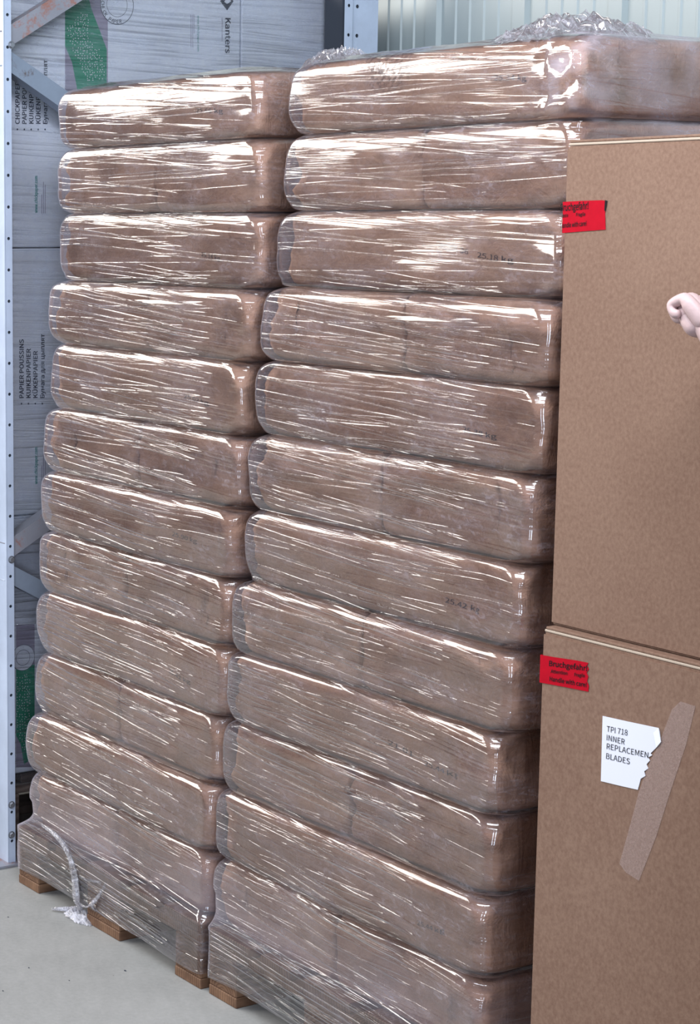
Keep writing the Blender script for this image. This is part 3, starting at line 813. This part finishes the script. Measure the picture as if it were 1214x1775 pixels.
# trace left by a removed strip of tape
M_GHOST, nt, out = new_mat('tape_trace')
tc = N(nt, 'ShaderNodeTexCoord'); nn = noise_node(nt, tc.outputs['Object'], 320, 3, 0.8)
tr = N(nt, 'ShaderNodeBsdfTransparent'); df = N(nt, 'ShaderNodeBsdfPrincipled', inp={'Base Color': (0.44, 0.31, 0.27, 1), 'Roughness': 0.4})
mx = N(nt, 'ShaderNodeMixShader'); L(nt, smooth_range(nt, nn.outputs[0], 0.30, 0.70, 0.22, 0.60), mx.inputs[0]); L(nt, tr.outputs[0], mx.inputs[1]); L(nt, df.outputs[0], mx.inputs[2]); L(nt, mx.outputs[0], out.inputs[0])
gh = front_patch('clear_tape_strip', [(1165, 1230), (1180, 1216), (1206, 1224), (1190, 1290), (1160, 1380), (1138, 1450), (1108, 1527), (1085, 1512), (1074, 1497), (1090, 1440), (1108, 1372), (1128, 1318), (1140, 1296)], BY - 0.0006, M_GHOST, low, 0.0003)
gh['label'] = 'dull trace of clear tape'

# ------------------------------------------------------------------ pallet rack
rack = empty('pallet_rack', (-0.18, 0.5, 0)); tag(rack, 'light blue-grey steel rack frame with perforated posts and diagonal braces beside the left stack', 'rack')
PX = -0.13            # plane of the post side facing the stacks
HOLES = dict(pitch=0.075)
def perforated(name, axis, p0, w, z0, z1, hole_c, hr, zph, mat, parent):
    """strip in the plane axis ('x': constant x, runs in y; 'y': constant y, runs in x) with a column of real holes"""
    vs = []; fs = []
    def P(a, z, d=0.0):
        return (p0[0] + d, p0[1] + a, z) if axis == 'x' else (p0[0] + a, p0[1] + d, z)
    zh = [];  z = zph
    while z - 0.075 > z0 + 0.04: z -= 0.075
    while z < z1 - 0.03: zh.append(z); z += 0.075
    seg = 12; ch = hr * 1.5
    def quad(a0, a1, za, zb):
        b = len(vs); vs.extend([P(a0, za), P(a1, za), P(a1, zb), P(a0, zb)]); fs.append((b, b + 1, b + 2, b + 3))
    c0, c1 = max(0, hole_c - ch), min(w, hole_c + ch)
    if c0 > 0.0005: quad(0, c0, z0, z1)
    if c1 < w - 0.0005: quad(c1, w, z0, z1)
    zp = z0
    for h in zh:
        quad(c0, c1, zp, h - ch)
        b = len(vs)
        for j in range(seg):
            a = 2 * pi * (j + 0.5) / seg
            ca, sa = cos(a), sin(a); k = 1 / max(abs(ca), abs(sa))
            oa = hole_c + ch * ca * k; oa = min(max(oa, c0), c1)
            vs.append(P(oa, h + ch * sa * k)); vs.append(P(hole_c + hr * ca, h + hr * sa)); vs.append(P(hole_c + hr * ca, h + hr * sa, -0.002 if axis == 'x' else 0.002))
        for j in range(seg):
            n = (j + 1) % seg
            fs.append((b + 3 * j, b + 3 * n, b + 3 * n + 1, b + 3 * j + 1)); fs.append((b + 3 * j + 1, b + 3 * n + 1, b + 3 * n + 2, b + 3 * j + 2))
        zp = h + ch
    quad(c0, c1, zp, z1)
    return mesh_obj(name, vs, fs, mat, parent)
H = 2.75
nb = at_x(27, 1492, PX); na = at_x(15, 1490, PX)
YN0, YN1 = na.y, nb.y
zh1 = at_x(20.6, 193.6, PX).z
near = box_obj('post', (PX - 0.10, YN0 - 0.0015, 0.006), (PX, YN0 + 0.0015, H), M_STEEL, rack)
near['label'] = 'near upright post'
perforated('side_flange', 'x', (PX, YN0 + 0.001), YN1 - YN0 - 0.001, 0.006, H, (YN1 - YN0) * 0.46, 0.0040, zh1, M_STEEL, near)
box_obj('hole_shade_plate', (PX - 0.10, YN0 + 0.004, 0.006), (PX - 0.006, YN1, H), M_DARK, near)  # plate behind the holes, coloured dark for the shade inside the post
ft = empty('foot', (0, 0, 0)); bpy.data.objects.remove(ft)
box_obj('foot_plate', (PX - 0.102, YN0 - 0.045, 0.0), (PX + 0.02, YN1 + 0.05, 0.006), M_BRACE, rack, 0.001)
# far post
fa = at_x(594, 40, PX); fb = at_x(608, 40, PX); fcx = at_x(655, 40, PX)
zf = at_x(602, 61, PX).z
far = perforated('post', 'x', (PX, fb.y + 0.001), fcx.y - fb.y, 0.006, H, at_x(619, 40, PX).y - fb.y, 0.0052, zf, M_STEEL, rack)
far['label'] = 'far upright post'
perforated('side_flange', 'x', (PX + 0.008, fa.y), fb.y - fa.y, 0.006, H, (fb.y - fa.y) * 0.55, 0.0045, zf, M_STEEL, far)
box_obj('hole_shade_plate', (PX - 0.08, fa.y + 0.003, 0.006), (PX - 0.006, fcx.y, H), M_DARK, far)  # same dark-painted shade behind the far post's holes
box_obj('foot_plate', (PX - 0.102, fa.y - 0.04, 0.0), (PX + 0.02, fcx.y + 0.03, 0.006), M_BRACE, rack, 0.001)
def bolt(x, y, z, r=0.0085):
    bm = bmesh.new(); add_cyl(bm, (x - 0.003, y, z), (x + 0.0005, y, z), r * 1.25, 20)
    add_cyl(bm, (x, y, z), (x + 0.006, y, z), r, 6)
    bmesh.ops.bevel(bm, geom=[e for e in bm.edges if all(v.co.x > x + 0.005 for v in e.verts)], offset=0.0012, segments=1, affect='EDGES')
    return bm_obj('bolt', bm, M_BOLT, rack)
NODES = [at_x(20, 78, PX).z, at_x(20, 970, PX).z]
for (px, py) in ((20, 78), (20, 970), (20, 1395), (20, 1447)):
    b = at_x(px, py, PX); bolt(PX, b.y, b.z, 0.0075)
def brace(z0, z1, mat, y0, y1, flip=1):
    """C-channel diagonal from the near post to the far post"""
    a = Vector((PX - 0.030, y0, z0)); b = Vector((PX - 0.030, y1, z1)); d = (b - a); ln = d.length; d.normalize()
    n = Vector((0, -d.z, d.y)) * 1.0; sx = Vector((1, 0, 0))
    M = Matrix(((sx.x, d.x, n.x, a.x), (sx.y, d.y, n.y, a.y), (sx.z, d.z, n.z, a.z), (0, 0, 0, 1)))
    bm = bmesh.new(); w = 0.0215
    # web and two lips, open side down
    add_box(bm, (0.020, 0, -w), (0.0225, ln, w), mat=M)
    add_box(bm, (-0.018, 0, w - 0.0025), (0.020, ln, w), mat=M)
    add_box(bm, (-0.018, 0, -w), (0.020, ln, -w + 0.0025), mat=M)
    return bm_obj('brace', bm, mat, rack)
yn, yf = YN1 - 0.012, fa.y + 0.02
Z1 = NODES[0]; Z2 = NODES[1]; rise = (Z1 - Z2) / 2
brace(Z1 + 0.014, Z1 + rise, M_BRACE, yn, yf)
brace(Z1 - 0.030, Z1 - rise + 0.01, M_BRACE_B, yn, yf)
brace(Z2 + 0.022, Z2 + rise - 0.03, M_BRACE, yn, yf)
brace(Z2 - 0.034, Z2 - rise + 0.02, M_BRACE_B, yn, yf)
for z in (Z1 - rise, Z1 + rise, Z2 - rise + 0.02): bolt(PX + 0.008, (fa.y + fb.y) / 2, z, 0.0075)

# ------------------------------------------------------------------ goods standing in the rack
GX = -0.242
def gy(px, py): return at_x(px, py, GX).y
zs = [at_x(50, 430, GX).z, at_x(50, 893, GX).z, at_x(42, 1338, GX).z]
hgt = zs[0] - zs[1]
zb_ = zs[1] - hgt
y_a0, y_a1, y_b1 = -0.02, gy(417, 60), gy(590, 60) - 0.01
cart = {}
WB = 'white printed carton, '
spec = [('A', 0, zs[0], zs[0] + hgt, y_a0, y_a1, WB + 'uppermost behind the upper brace, with green print'),
        ('A', 1, zs[1], zs[0], y_a0, y_a1, WB + 'middle of the rack column beside the left stack'),
        ('A', 2, zb_, zs[1], y_a0, y_a1, WB + 'bottom of the rack column, on the dark pallet'),
        ('B', 0, zs[0], zs[0] + hgt, y_a1 + 0.004, y_b1, WB + 'next to the far post above the left stack'),
        ('B', 1, zs[1], zs[0], y_a1 + 0.004, y_b1, 'plain white carton hidden behind the left stack, middle one'),
        ('B', 2, zb_, zs[1], y_a1 + 0.004, y_b1, 'plain white carton hidden behind the left stack, lowest one')]
for (c, r, z0, z1, y0, y1, lb) in spec:
    t = empty('carton', (GX - 0.3, (y0 + y1) / 2, z0 + 0.002)); tag(t, lb, 'carton', 'white cartons in the rack')
    bm = bmesh.new(); add_box(bm, (GX - 0.6, y0, z0 + 0.002), (GX, y1, z1 - 0.006), 0.003)
    bm_obj('body', bm, M_WHITEBOX, t)
    bm = bmesh.new(); add_box(bm, (GX - 0.597, y0 + 0.003, z1 - 0.0058), (GX - 0.003, y1 - 0.003, z1 - 0.001), 0.001); bm_obj('lid_flap', bm, M_WHITEBOX, t)
    cart[(c, r)] = t
XD = GX + 0.0008
def xpatch(name, pts, mat, parent, x=XD):
    P = [at_x(px, py, x) for px, py in pts]; n = len(P)
    bm = bmesh.new(); a = [bm.verts.new((x, p.y, p.z)) for p in P]; b = [bm.verts.new((x - 0.0005, p.y, p.z)) for p in P]
    bm.faces.new(a); bm.faces.new(list(reversed(b)))
    for i in range(n): bm.faces.new((a[i], b[i], b[(i + 1) % n], a[(i + 1) % n]))
    return bm_obj(name, bm, mat, parent)
def xtext(body, pa, pb, cap_px, mat, parent, bold=0.0, name='carton_lettering', x=XD + 0.0006):
    """baseline from pixel pa to pixel pb on the carton side; cap height in pixels"""
    A, B = at_x(*pa, x), at_x(*pb, x)
    d = (B - A).normalized(); up_ = Vector((0, -d.z, d.y))       # left-hand side of the running direction in the (y,z) plane
    return text_obj(name, body, A, d, up_, mat, parent, cap_px / (690 * (0.86 if abs(d.z) > 0.5 else 1)), (B - A).length, bold)
TA = cart[('A', 0)]
def block(parent, dy, x0=0, short=False):
    rows = [('• CHICKPAPER', 34, 141, 14), ('• PAPIER POUSSINS', 46, 113, 0), ('• KUIKENPAPIER', 58, 129, 0), ('• KÜKENPAPIER', 70, 133, 0), ('• Бумага для цыплят', 82, 104, 0)]
    for (body, bx, ytop, _) in rows:
        if body.startswith('• CH') and short: continue
        xtext(body, (bx + x0, 226 + dy), (bx + x0, ytop + dy), 7.0, M_TEXT, parent, 0.022)
block(TA, 0)
block(cart[('A', 1)], 475, -5, True)
for par, dy in ((TA, 0), (cart[('A', 1)], 470)):
    xtext('www.chickpaper.com', (65, 369 + dy), (65, 305 + dy), 5, M_TEAL, par, 0.02)
    for k, bx in enumerate((72, 75, 78)):
        ln = (33, 55, 50)[k]
        xpatch('small_print', [(bx, 370 + dy), (bx, 370 + dy - ln), (bx + 0.9, 370 + dy - ln), (bx + 0.9, 370 + dy)], M_GREYBAND, par)
# printed band with the green wave
xpatch('printed_band', [(113, 170), (113, -33), (187, -36), (187, 160)], M_GREYBAND, TA)
gp = xpatch('green_print', [(113, 80), (113, -20), (150, -22), (158, 14), (172, 50), (185, 85), (185, 160), (137, 170), (125, 108)], M_GREEN, TA, XD + 0.0004)
rd = random.Random(4); bm = bmesh.new()
def inside(x, y, poly):
    r = False
    for i in range(len(poly)):
        (x1, y1), (x2, y2) = poly[i], poly[i - 1]
        if (y1 > y) != (y2 > y) and x < (x2 - x1) * (y - y1) / (y2 - y1) + x1: r = not r
    return r
def dots(poly, parent, step=4.2, y0=0, y1=160, x0=110, x1=190):
    bm = bmesh.new(); y = y0
    while y < y1:
        x = x0
        while x < x1:
            px, py = x + rd.uniform(-1.2, 1.2), y + rd.uniform(-1.5, 1.5)
            if inside(px, py, poly) and rd.random() < 0.9:
                p = at_x(px, py, XD + 0.0009)
                vs_ = [bm.verts.new((p.x, p.y + 0.0012 * cos(a), p.z + 0.0016 * sin(a))) for a in (0, 1.05, 2.1, 3.14, 4.19, 5.24)]
                bm.faces.new(vs_)
            x += step
        y += step * 1.15
    o = bm_obj('dot_print', bm, M_WHITE, parent); o['kind'] = 'stuff'; return o
dots([(115, 60), (118, 45), (138, 22), (152, 18), (155, 60), (163, 82), (172, 82), (181, 110), (181, 138), (150, 140), (138, 110), (125, 85)], gp)
# round emblem beside the band: white disc with two dark rings and lettering on the rim
def ring(px, py, r0, r1, mat, parent, a0=0, a1=2 * pi, x=XD + 0.0010, n=48, name='emblem_ring'):
    c = at_x(px, py, x); bm = bmesh.new(); prev = None
    for i in range(n + 1):
        a = a0 + (a1 - a0) * i / n
        v = (bm.verts.new((x, c.y + r0 * cos(a), c.z + r0 * sin(a))), bm.verts.new((x, c.y + r1 * cos(a), c.z + r1 * sin(a))))
        if prev: bm.faces.new((prev[0], prev[1], v[1], v[0]))
        prev = v
    return bm_obj(name, bm, mat, parent)
ring(203, 8, 0.0, 0.049, M_WHITEBOX, TA, name='round_emblem', x=XD + 0.0007)
ring(203, 8, 0.0295, 0.0305, M_TEXT, TA); ring(203, 8, 0.0475, 0.049, M_TEXT, TA)
c_ = at_x(203, 8, XD + 0.0011)
for i, ch in enumerate('CHICK PAPER'):
    a = radians(170 + i * 11)
    if ch == ' ': continue
    rr_ = 0.046; P_ = Vector((XD + 0.0011, c_.y + rr_ * cos(a), c_.z + rr_ * sin(a)))
    xd = Vector((0, -sin(a), cos(a))); yd = Vector((0, -cos(a), -sin(a)))
    text_obj('rim_letter', ch, P_, xd, yd, M_TEXT, TA, 0.009, None, 0.01)
# name, emblem and small print on the right of the top carton
xtext('Kanters', (391, 31), (391, 92), 9.5, M_TEXT, TA, 0.02)
xtext('Limited innovations', (384.5, 31), (384.5, 72), 2.2, M_GREYBAND, TA, 0.01)
xtext('www.chickpaper.com', (342.5, 27), (342.5, 89), 3.4, M_TEAL, TA, 0.0)
for bx in (331, 334, 336.5):
    xpatch('small_print', [(bx, 25), (bx + 0.6, 25), (bx + 0.6, 25 + (57 if bx < 335 else 33)), (bx, 25 + (57 if bx < 335 else 33))], M_GREYBAND, TA)
dm = xpatch('diamond_emblem', [(382, 2), (394, -14), (405, 2), (394, 18)], M_TEXT, TA)
xpatch('diamond_cutout', [(389, 3), (395, -7), (401, 2), (394, 7)], M_WHITEBOX, dm, XD + 0.0006)
# lowest carton stands the other way round: band, disc and green print by the post
TC = cart[('A', 2)]
xpatch('printed_band', [(28, 1083), (60, 1082), (60, 1330), (28, 1330)], M_GREYBAND, TC)
ring(40, 1140, 0.0, 0.034, M_WHITEBOX, TC, name='round_emblem', x=XD + 0.0007)
ring(40, 1140, 0.0195, 0.0205, M_TEXT, TC); ring(40, 1140, 0.033, 0.034, M_TEXT, TC)
g2 = xpatch('green_print', [(28, 1158), (60, 1152), (60, 1310), (42, 1325), (36, 1290), (28, 1275)], M_GREEN, TC, XD + 0.0004)
dots([(28, 1175), (52, 1165), (52, 1300), (40, 1300), (28, 1262)], g2, 4.2, 1160, 1305, 26, 60)
# old pallet below
op = empty('wooden_pallet', (GX - 0.3, 0.45, 0)); tag(op, 'old dark grey pallet under the white cartons in the rack', 'pallet')
zt_ = zb_
for y in np.arange(-0.02, y_b1 - 0.05, 0.145):
    box_obj('deck_board', (GX - 0.6, y, zt_ - 0.024), (GX + 0.005, y + 0.12, zt_ - 0.001), M_WOOD_OLD, op, 0.002)
for x in (GX - 0.6, GX - 0.35, GX - 0.095):
    box_obj('bearer', (x, -0.02, zt_ - 0.05), (x + 0.1, y_b1 - 0.01, zt_ - 0.0245), M_WOOD_OLD, op, 0.002)
    for y in (-0.02, 0.40, y_b1 - 0.155):
        box_obj('block', (x, y, 0.024), (x + 0.1, y + 0.14, zt_ - 0.0505), M_WOOD_OLD, op, 0.002)
    box_obj('bottom_board', (x, -0.02, 0.0), (x + 0.1, y_b1 - 0.01, 0.0235), M_WOOD_OLD, op, 0.002)
# film over the rack goods
fr_ = empty('stretch_film', (GX - 0.3, 0.45, zb_)); tag(fr_, 'milky stretch film drawn round the white cartons in the rack', 'stretch film')
ny, nz = 120, 150; ys = np.linspace(y_a0 - 0.006, y_b1 + 0.006, ny); zz_ = np.linspace(zb_ - 0.03, zs[0] + hgt + 0.004, nz)
Yg, Zg = np.meshgrid(ys, zz_); P = np.c_[np.full(ny * nz, GX + 0.006), Yg.ravel(), Zg.ravel()]
P[:, 0] += 0.0015 * vnoise(P * [1, 1, 3], 8) + 0.001
idx = np.arange(ny * nz).reshape(nz, ny)
fs = np.c_[idx[:-1, :-1].ravel(), idx[:-1, 1:].ravel(), idx[1:, 1:].ravel(), idx[1:, :-1].ravel()].tolist()
mesh_obj('film_sheet', P, fs, M_FILM_RACK, fr_, smooth=True, uv=P[:, 1:])
# front and rear returns of the same sheet
for yy in (y_a0 - 0.006, y_b1 + 0.006):
    Pn = [(GX + 0.006, yy, zb_ - 0.03), (GX - 0.606, yy, zb_ - 0.03), (GX - 0.606, yy, zs[0] + hgt), (GX + 0.006, yy, zs[0] + hgt)]
    mesh_obj('film_sheet', Pn, [(0, 1, 2, 3)], M_FILM_RACK, fr_, uv=[(0, 0), (0.6, 0), (0.6, 1.9), (0, 1.9)])

# ------------------------------------------------------------------ grit on the floor
bm = bmesh.new()
for (px, py, r) in ((217, 1683, 2.2), (258, 1634, 2), (323, 1677, 2), (342, 1684, 2.5), (50, 1678, 1.5), (5, 1718, 1.5), (170, 1597, 3), (14, 1590, 1.4), (300, 1655, 1.2), (120, 1700, 1.2)):
    p = at_z(px, py, 0.0); bmesh.ops.create_icosphere(bm, subdivisions=1, radius=r / 900, matrix=Matrix.Translation((p.x, p.y, 0.0008)) @ Matrix.Diagonal((1.6, 1, 0.5, 1)))
gr = bm_obj('floor_grit', bm, M_DARK); tag(gr, 'dark crumbs of grit scattered on the concrete in front of the pallets', 'grit', kind='stuff')
# ------------------------------------------------------------------ person standing past the cartons, one hand reaching into view
PB = Vector((2.71, -0.31, 0.0))
def bp(f, r, z): return Vector((PB.x - f, PB.y + r, z))
def skin_obj(name, chains, mat, parent, sub=2):
    """chains: lists of (point, radius); equal points are shared; first point of each chain set is a root"""
    vs = []; rad = []; es = []; key = {}
    for ch in chains:
        prev = None
        for p, r in ch:
            k = (round(p.x, 4), round(p.y, 4), round(p.z, 4))
            if k not in key:
                key[k] = len(vs); vs.append(Vector(p) - parent.location); rad.append(r if isinstance(r, tuple) else (r, r))
            i = key[k]
            if prev is not None and prev != i: es.append((prev, i))
            prev = i
    me = bpy.data.meshes.new(name); me.from_pydata([tuple(v) for v in vs], es, [])
    o = bpy.data.objects.new(name, me); COL.objects.link(o); o.parent = parent
    me.materials.append(mat)
    me.skin_vertices or me.attributes
    bm = bmesh.new(); bm.from_mesh(me)
    lay = bm.verts.layers.skin.verify(); bm.verts.ensure_lookup_table()
    seen = set()
    for v in bm.verts:
        v[lay].radius = rad[v.index]; v[lay].use_root = False
    for v in bm.verts:
        if v.index in seen: continue
        v[lay].use_root = True; st = [v]
        while st:
            q_ = st.pop()
            if q_.index in seen: continue
            seen.add(q_.index); st += [e.other_vert(q_) for e in q_.link_edges]
    bm.to_mesh(me); bm.free()
    m_ = o.modifiers.new('skin', 'SKIN'); m_.use_smooth_shade = True
    s_ = o.modifiers.new('smooth', 'SUBSURF'); s_.levels = sub; s_.render_levels = sub
    return o
person = empty('person', (PB.x, PB.y, 0)); tag(person, 'person reaching a bare, loosely closed hand in front of the upper brown carton', 'person')
K = at_y(1206, 514, -0.125)                       # knuckles
shR, shL = bp(0, 0.175, 1.43), bp(0, -0.175, 1.43)
elR = Vector((2.375, -0.155, 1.275))
A_ = (K - elR).normalized(); W_ = Vector((-0.35, 1, 0)); W_ = (W_ - A_ * W_.dot(A_)).normalized(); D_ = A_.cross(W_).normalized()
if D_.z > 0: D_ = -D_
wr = K - A_ * 0.088
chest, spine, pelv = bp(0.0, 0, 1.33), bp(0.01, 0, 1.14), bp(0, 0, 0.96)
body = [[(pelv, 0.098), (spine, 0.085), (chest, 0.092), (bp(-0.01, 0, 1.455), (0.075, 0.065)), (bp(0.0, 0, 1.52), 0.052), (bp(0.02, 0, 1.585), (0.066, 0.075)), (bp(0.02, 0, 1.67), (0.075, 0.092)), (bp(0.01, 0, 1.735), (0.058, 0.07))],
        [(chest, 0.092), (shR, 0.046), (elR.lerp(shR, 0.5), 0.046), (elR, 0.038), (elR.lerp(wr, 0.35), 0.038), (elR.lerp(wr, 0.8), 0.027), (wr, 0.0235), (wr + A_ * 0.03, (0.026, 0.021)), (K - A_ * 0.018, (0.030, 0.019))],
        [(chest, 0.092), (shL, 0.044), (bp(-0.04, -0.225, 1.27), 0.046), (bp(-0.06, -0.235, 1.13), 0.038), (bp(-0.12, -0.17, 1.06), 0.034), (bp(-0.175, -0.05, 1.00), 0.025), (bp(-0.185, 0.00, 0.99), (0.024, 0.026))]]
for sg in (-1, 1):
    body.append([(pelv, 0.098), (bp(0, 0.085 * sg, 0.87), 0.072), (bp(0.02, 0.105 * sg, 0.50), 0.055), (bp(-0.02, 0.11 * sg, 0.34), 0.055), (bp(-0.02, 0.115 * sg, 0.10), 0.038), (bp(0.02, 0.12 * sg, 0.045), 0.036), (bp(0.14, 0.13 * sg, 0.03), (0.038, 0.022))])
# fingers of the visible hand: four curled, different lengths, thumb laid along the index finger
for k, (wo, ln, rr_) in enumerate(((0.030, 0.96, 0.0105), (0.010, 1.05, 0.0108), (-0.010, 1.0, 0.0102), (-0.029, 0.82, 0.0090))):
    kn_ = K + W_ * wo - A_ * (0.004 + 0.005 * (k == 3) + 0.002 * (k == 0)) + D_ * 0.001
    p1 = kn_ + (A_ * 0.22 + D_ * 0.97) * 0.031 * ln
    p2 = p1 + (A_ * -0.97 + D_ * 0.10) * 0.021 * ln
    p3 = p2 + (A_ * -0.45 + D_ * -0.88) * 0.014 * ln
    body.append([(wr + W_ * wo * 0.45 + A_ * 0.03, 0.014), (kn_ - A_ * 0.012, 0.0125), (kn_, rr_ * 1.15), (kn_.lerp(p1, 0.5), rr_ * 1.02), (p1, rr_), (p2, rr_ * 0.92), (p3, rr_ * 0.8)])
body.append([(wr + A_ * 0.028 + D_ * 0.012, (0.030, 0.018)), (wr + A_ * 0.055 + D_ * 0.014, (0.030, 0.018)), (K - A_ * 0.012 + D_ * 0.010, (0.028, 0.014))])
fc_ = K - A_ * 0.020 + D_ * 0.014
body.append([(fc_ - W_ * 0.028, 0.0125), (fc_, 0.014), (fc_ + W_ * 0.024, 0.012)])
t0_ = wr + W_ * 0.020 + A_ * 0.018 + D_ * 0.006
t1_ = t0_ + (A_ * 0.75 + W_ * 0.35 + D_ * 0.15).normalized() * 0.038
t2_ = t1_ + (A_ * 0.80 + D_ * 0.25 - W_ * 0.1).normalized() * 0.030
t3_ = t2_ + (A_ * 0.6 + D_ * 0.5 - W_ * 0.5).normalized() * 0.023
body.append([(t0_, 0.016), (t1_, 0.0130), (t2_, 0.0115), (t3_, 0.0095)])
# the other hand rests behind the back
wl = bp(-0.185, 0.00, 0.99)
for k, ln in enumerate((0.9, 1.0, 0.94, 0.76)):
    o_ = 0.027 - 0.018 * k
    a_ = wl + Vector((0.002, 0.055, o_)); b_ = a_ + Vector((-0.010, 0.036 * ln, -0.006)); c_2 = b_ + Vector((-0.012, 0.018 * ln, -0.014)); d_2 = c_2 + Vector((-0.006, 0.004, -0.015 * ln))
    body.append([(wl + Vector((0, 0.012, o_ * 0.5)), 0.013), (a_, 0.0105), (b_, 0.0095), (c_2, 0.009), (d_2, 0.0075)])
body.append([(wl + Vector((-0.004, 0.012, 0.014)), 0.013), (wl + Vector((0.008, 0.040, 0.045)), 0.0115), (wl + Vector((0.006, 0.066, 0.060)), 0.0095)])
skin_obj('figure', body, M_SKIN, person)
hem = bp(0, 0, 0.84)
shirt = [[(hem, 0.160), (spine, 0.142), (chest, 0.148), (bp(-0.008, 0, 1.45), 0.088)],
         [(chest, 0.148), (shR, 0.090), (elR.lerp(shR, 0.45), 0.062)], [(chest, 0.148), (shL, 0.076), (bp(-0.02, -0.200, 1.36), 0.066), (bp(-0.04, -0.222, 1.26), 0.056)]]
skin_obj('shirt', shirt, M_SHIRT, person)
tr_ = [[(bp(0, 0, 1.02), 0.128), (pelv, 0.132), (bp(0, 0, 0.90), 0.138)]]
for sg in (-1, 1):
    tr_.append([(bp(0, 0, 0.90), 0.138), (bp(0, 0.095 * sg, 0.86), 0.115), (bp(0.01, 0.10 * sg, 0.70), 0.092), (bp(0.02, 0.105 * sg, 0.50), 0.070), (bp(-0.02, 0.11 * sg, 0.30), 0.066), (bp(-0.015, 0.115 * sg, 0.09), 0.058)])
skin_obj('trousers', tr_, M_TROUSER, person)
for sg in (-1, 1):
    skin_obj('shoe', [[(bp(-0.055, 0.12 * sg, 0.042), (0.036, 0.040)), (bp(0.02, 0.122 * sg, 0.045), (0.042, 0.045)), (bp(0.10, 0.13 * sg, 0.034), (0.046, 0.034)), (bp(0.185, 0.136 * sg, 0.026), (0.036, 0.024))]], M_SHOE, person)
skin_obj('hair', [[(bp(-0.045, 0, 1.60), (0.062, 0.04)), (bp(-0.035, 0, 1.69), (0.080, 0.062)), (bp(0.01, 0, 1.750), 0.074), (bp(0.055, 0, 1.735), 0.052)]], M_HAIR, person)
for sg in (-1, 1):
    bm = bmesh.new(); c = bp(0.074, 0.028 * sg, 1.642)
    bmesh.ops.create_uvsphere(bm, u_segments=16, v_segments=10, radius=0.0115, matrix=Matrix.Translation(c))
    e = bm_obj('eye', bm, M_WHITE, person, True)
    bm = bmesh.new(); bmesh.ops.create_uvsphere(bm, u_segments=12, v_segments=8, radius=0.0055, matrix=Matrix.Translation(c + Vector((-0.0075, 0, 0))))
    bm_obj('iris', bm, M_HAIR, e, True)
    skin_obj('ear', [[(bp(0.0, 0.078 * sg, 1.665), (0.016, 0.007)), (bp(0.004, 0.080 * sg, 1.645), (0.014, 0.008)), (bp(0.006, 0.076 * sg, 1.620), (0.009, 0.007))]], M_SKIN, person, 1)
skin_obj('nose', [[(bp(0.100, 0, 1.655), 0.008), (bp(0.116, 0, 1.622), 0.012), (bp(0.104, 0, 1.608), (0.014, 0.008))]], M_SKIN, person, 1)
skin_obj('mouth', [[(bp(0.090, -0.024, 1.580), 0.004), (bp(0.100, 0, 1.579), 0.0065), (bp(0.090, 0.024, 1.580), 0.004)]], plain('lips', (0.45, 0.18, 0.16), 0.5), person, 1)
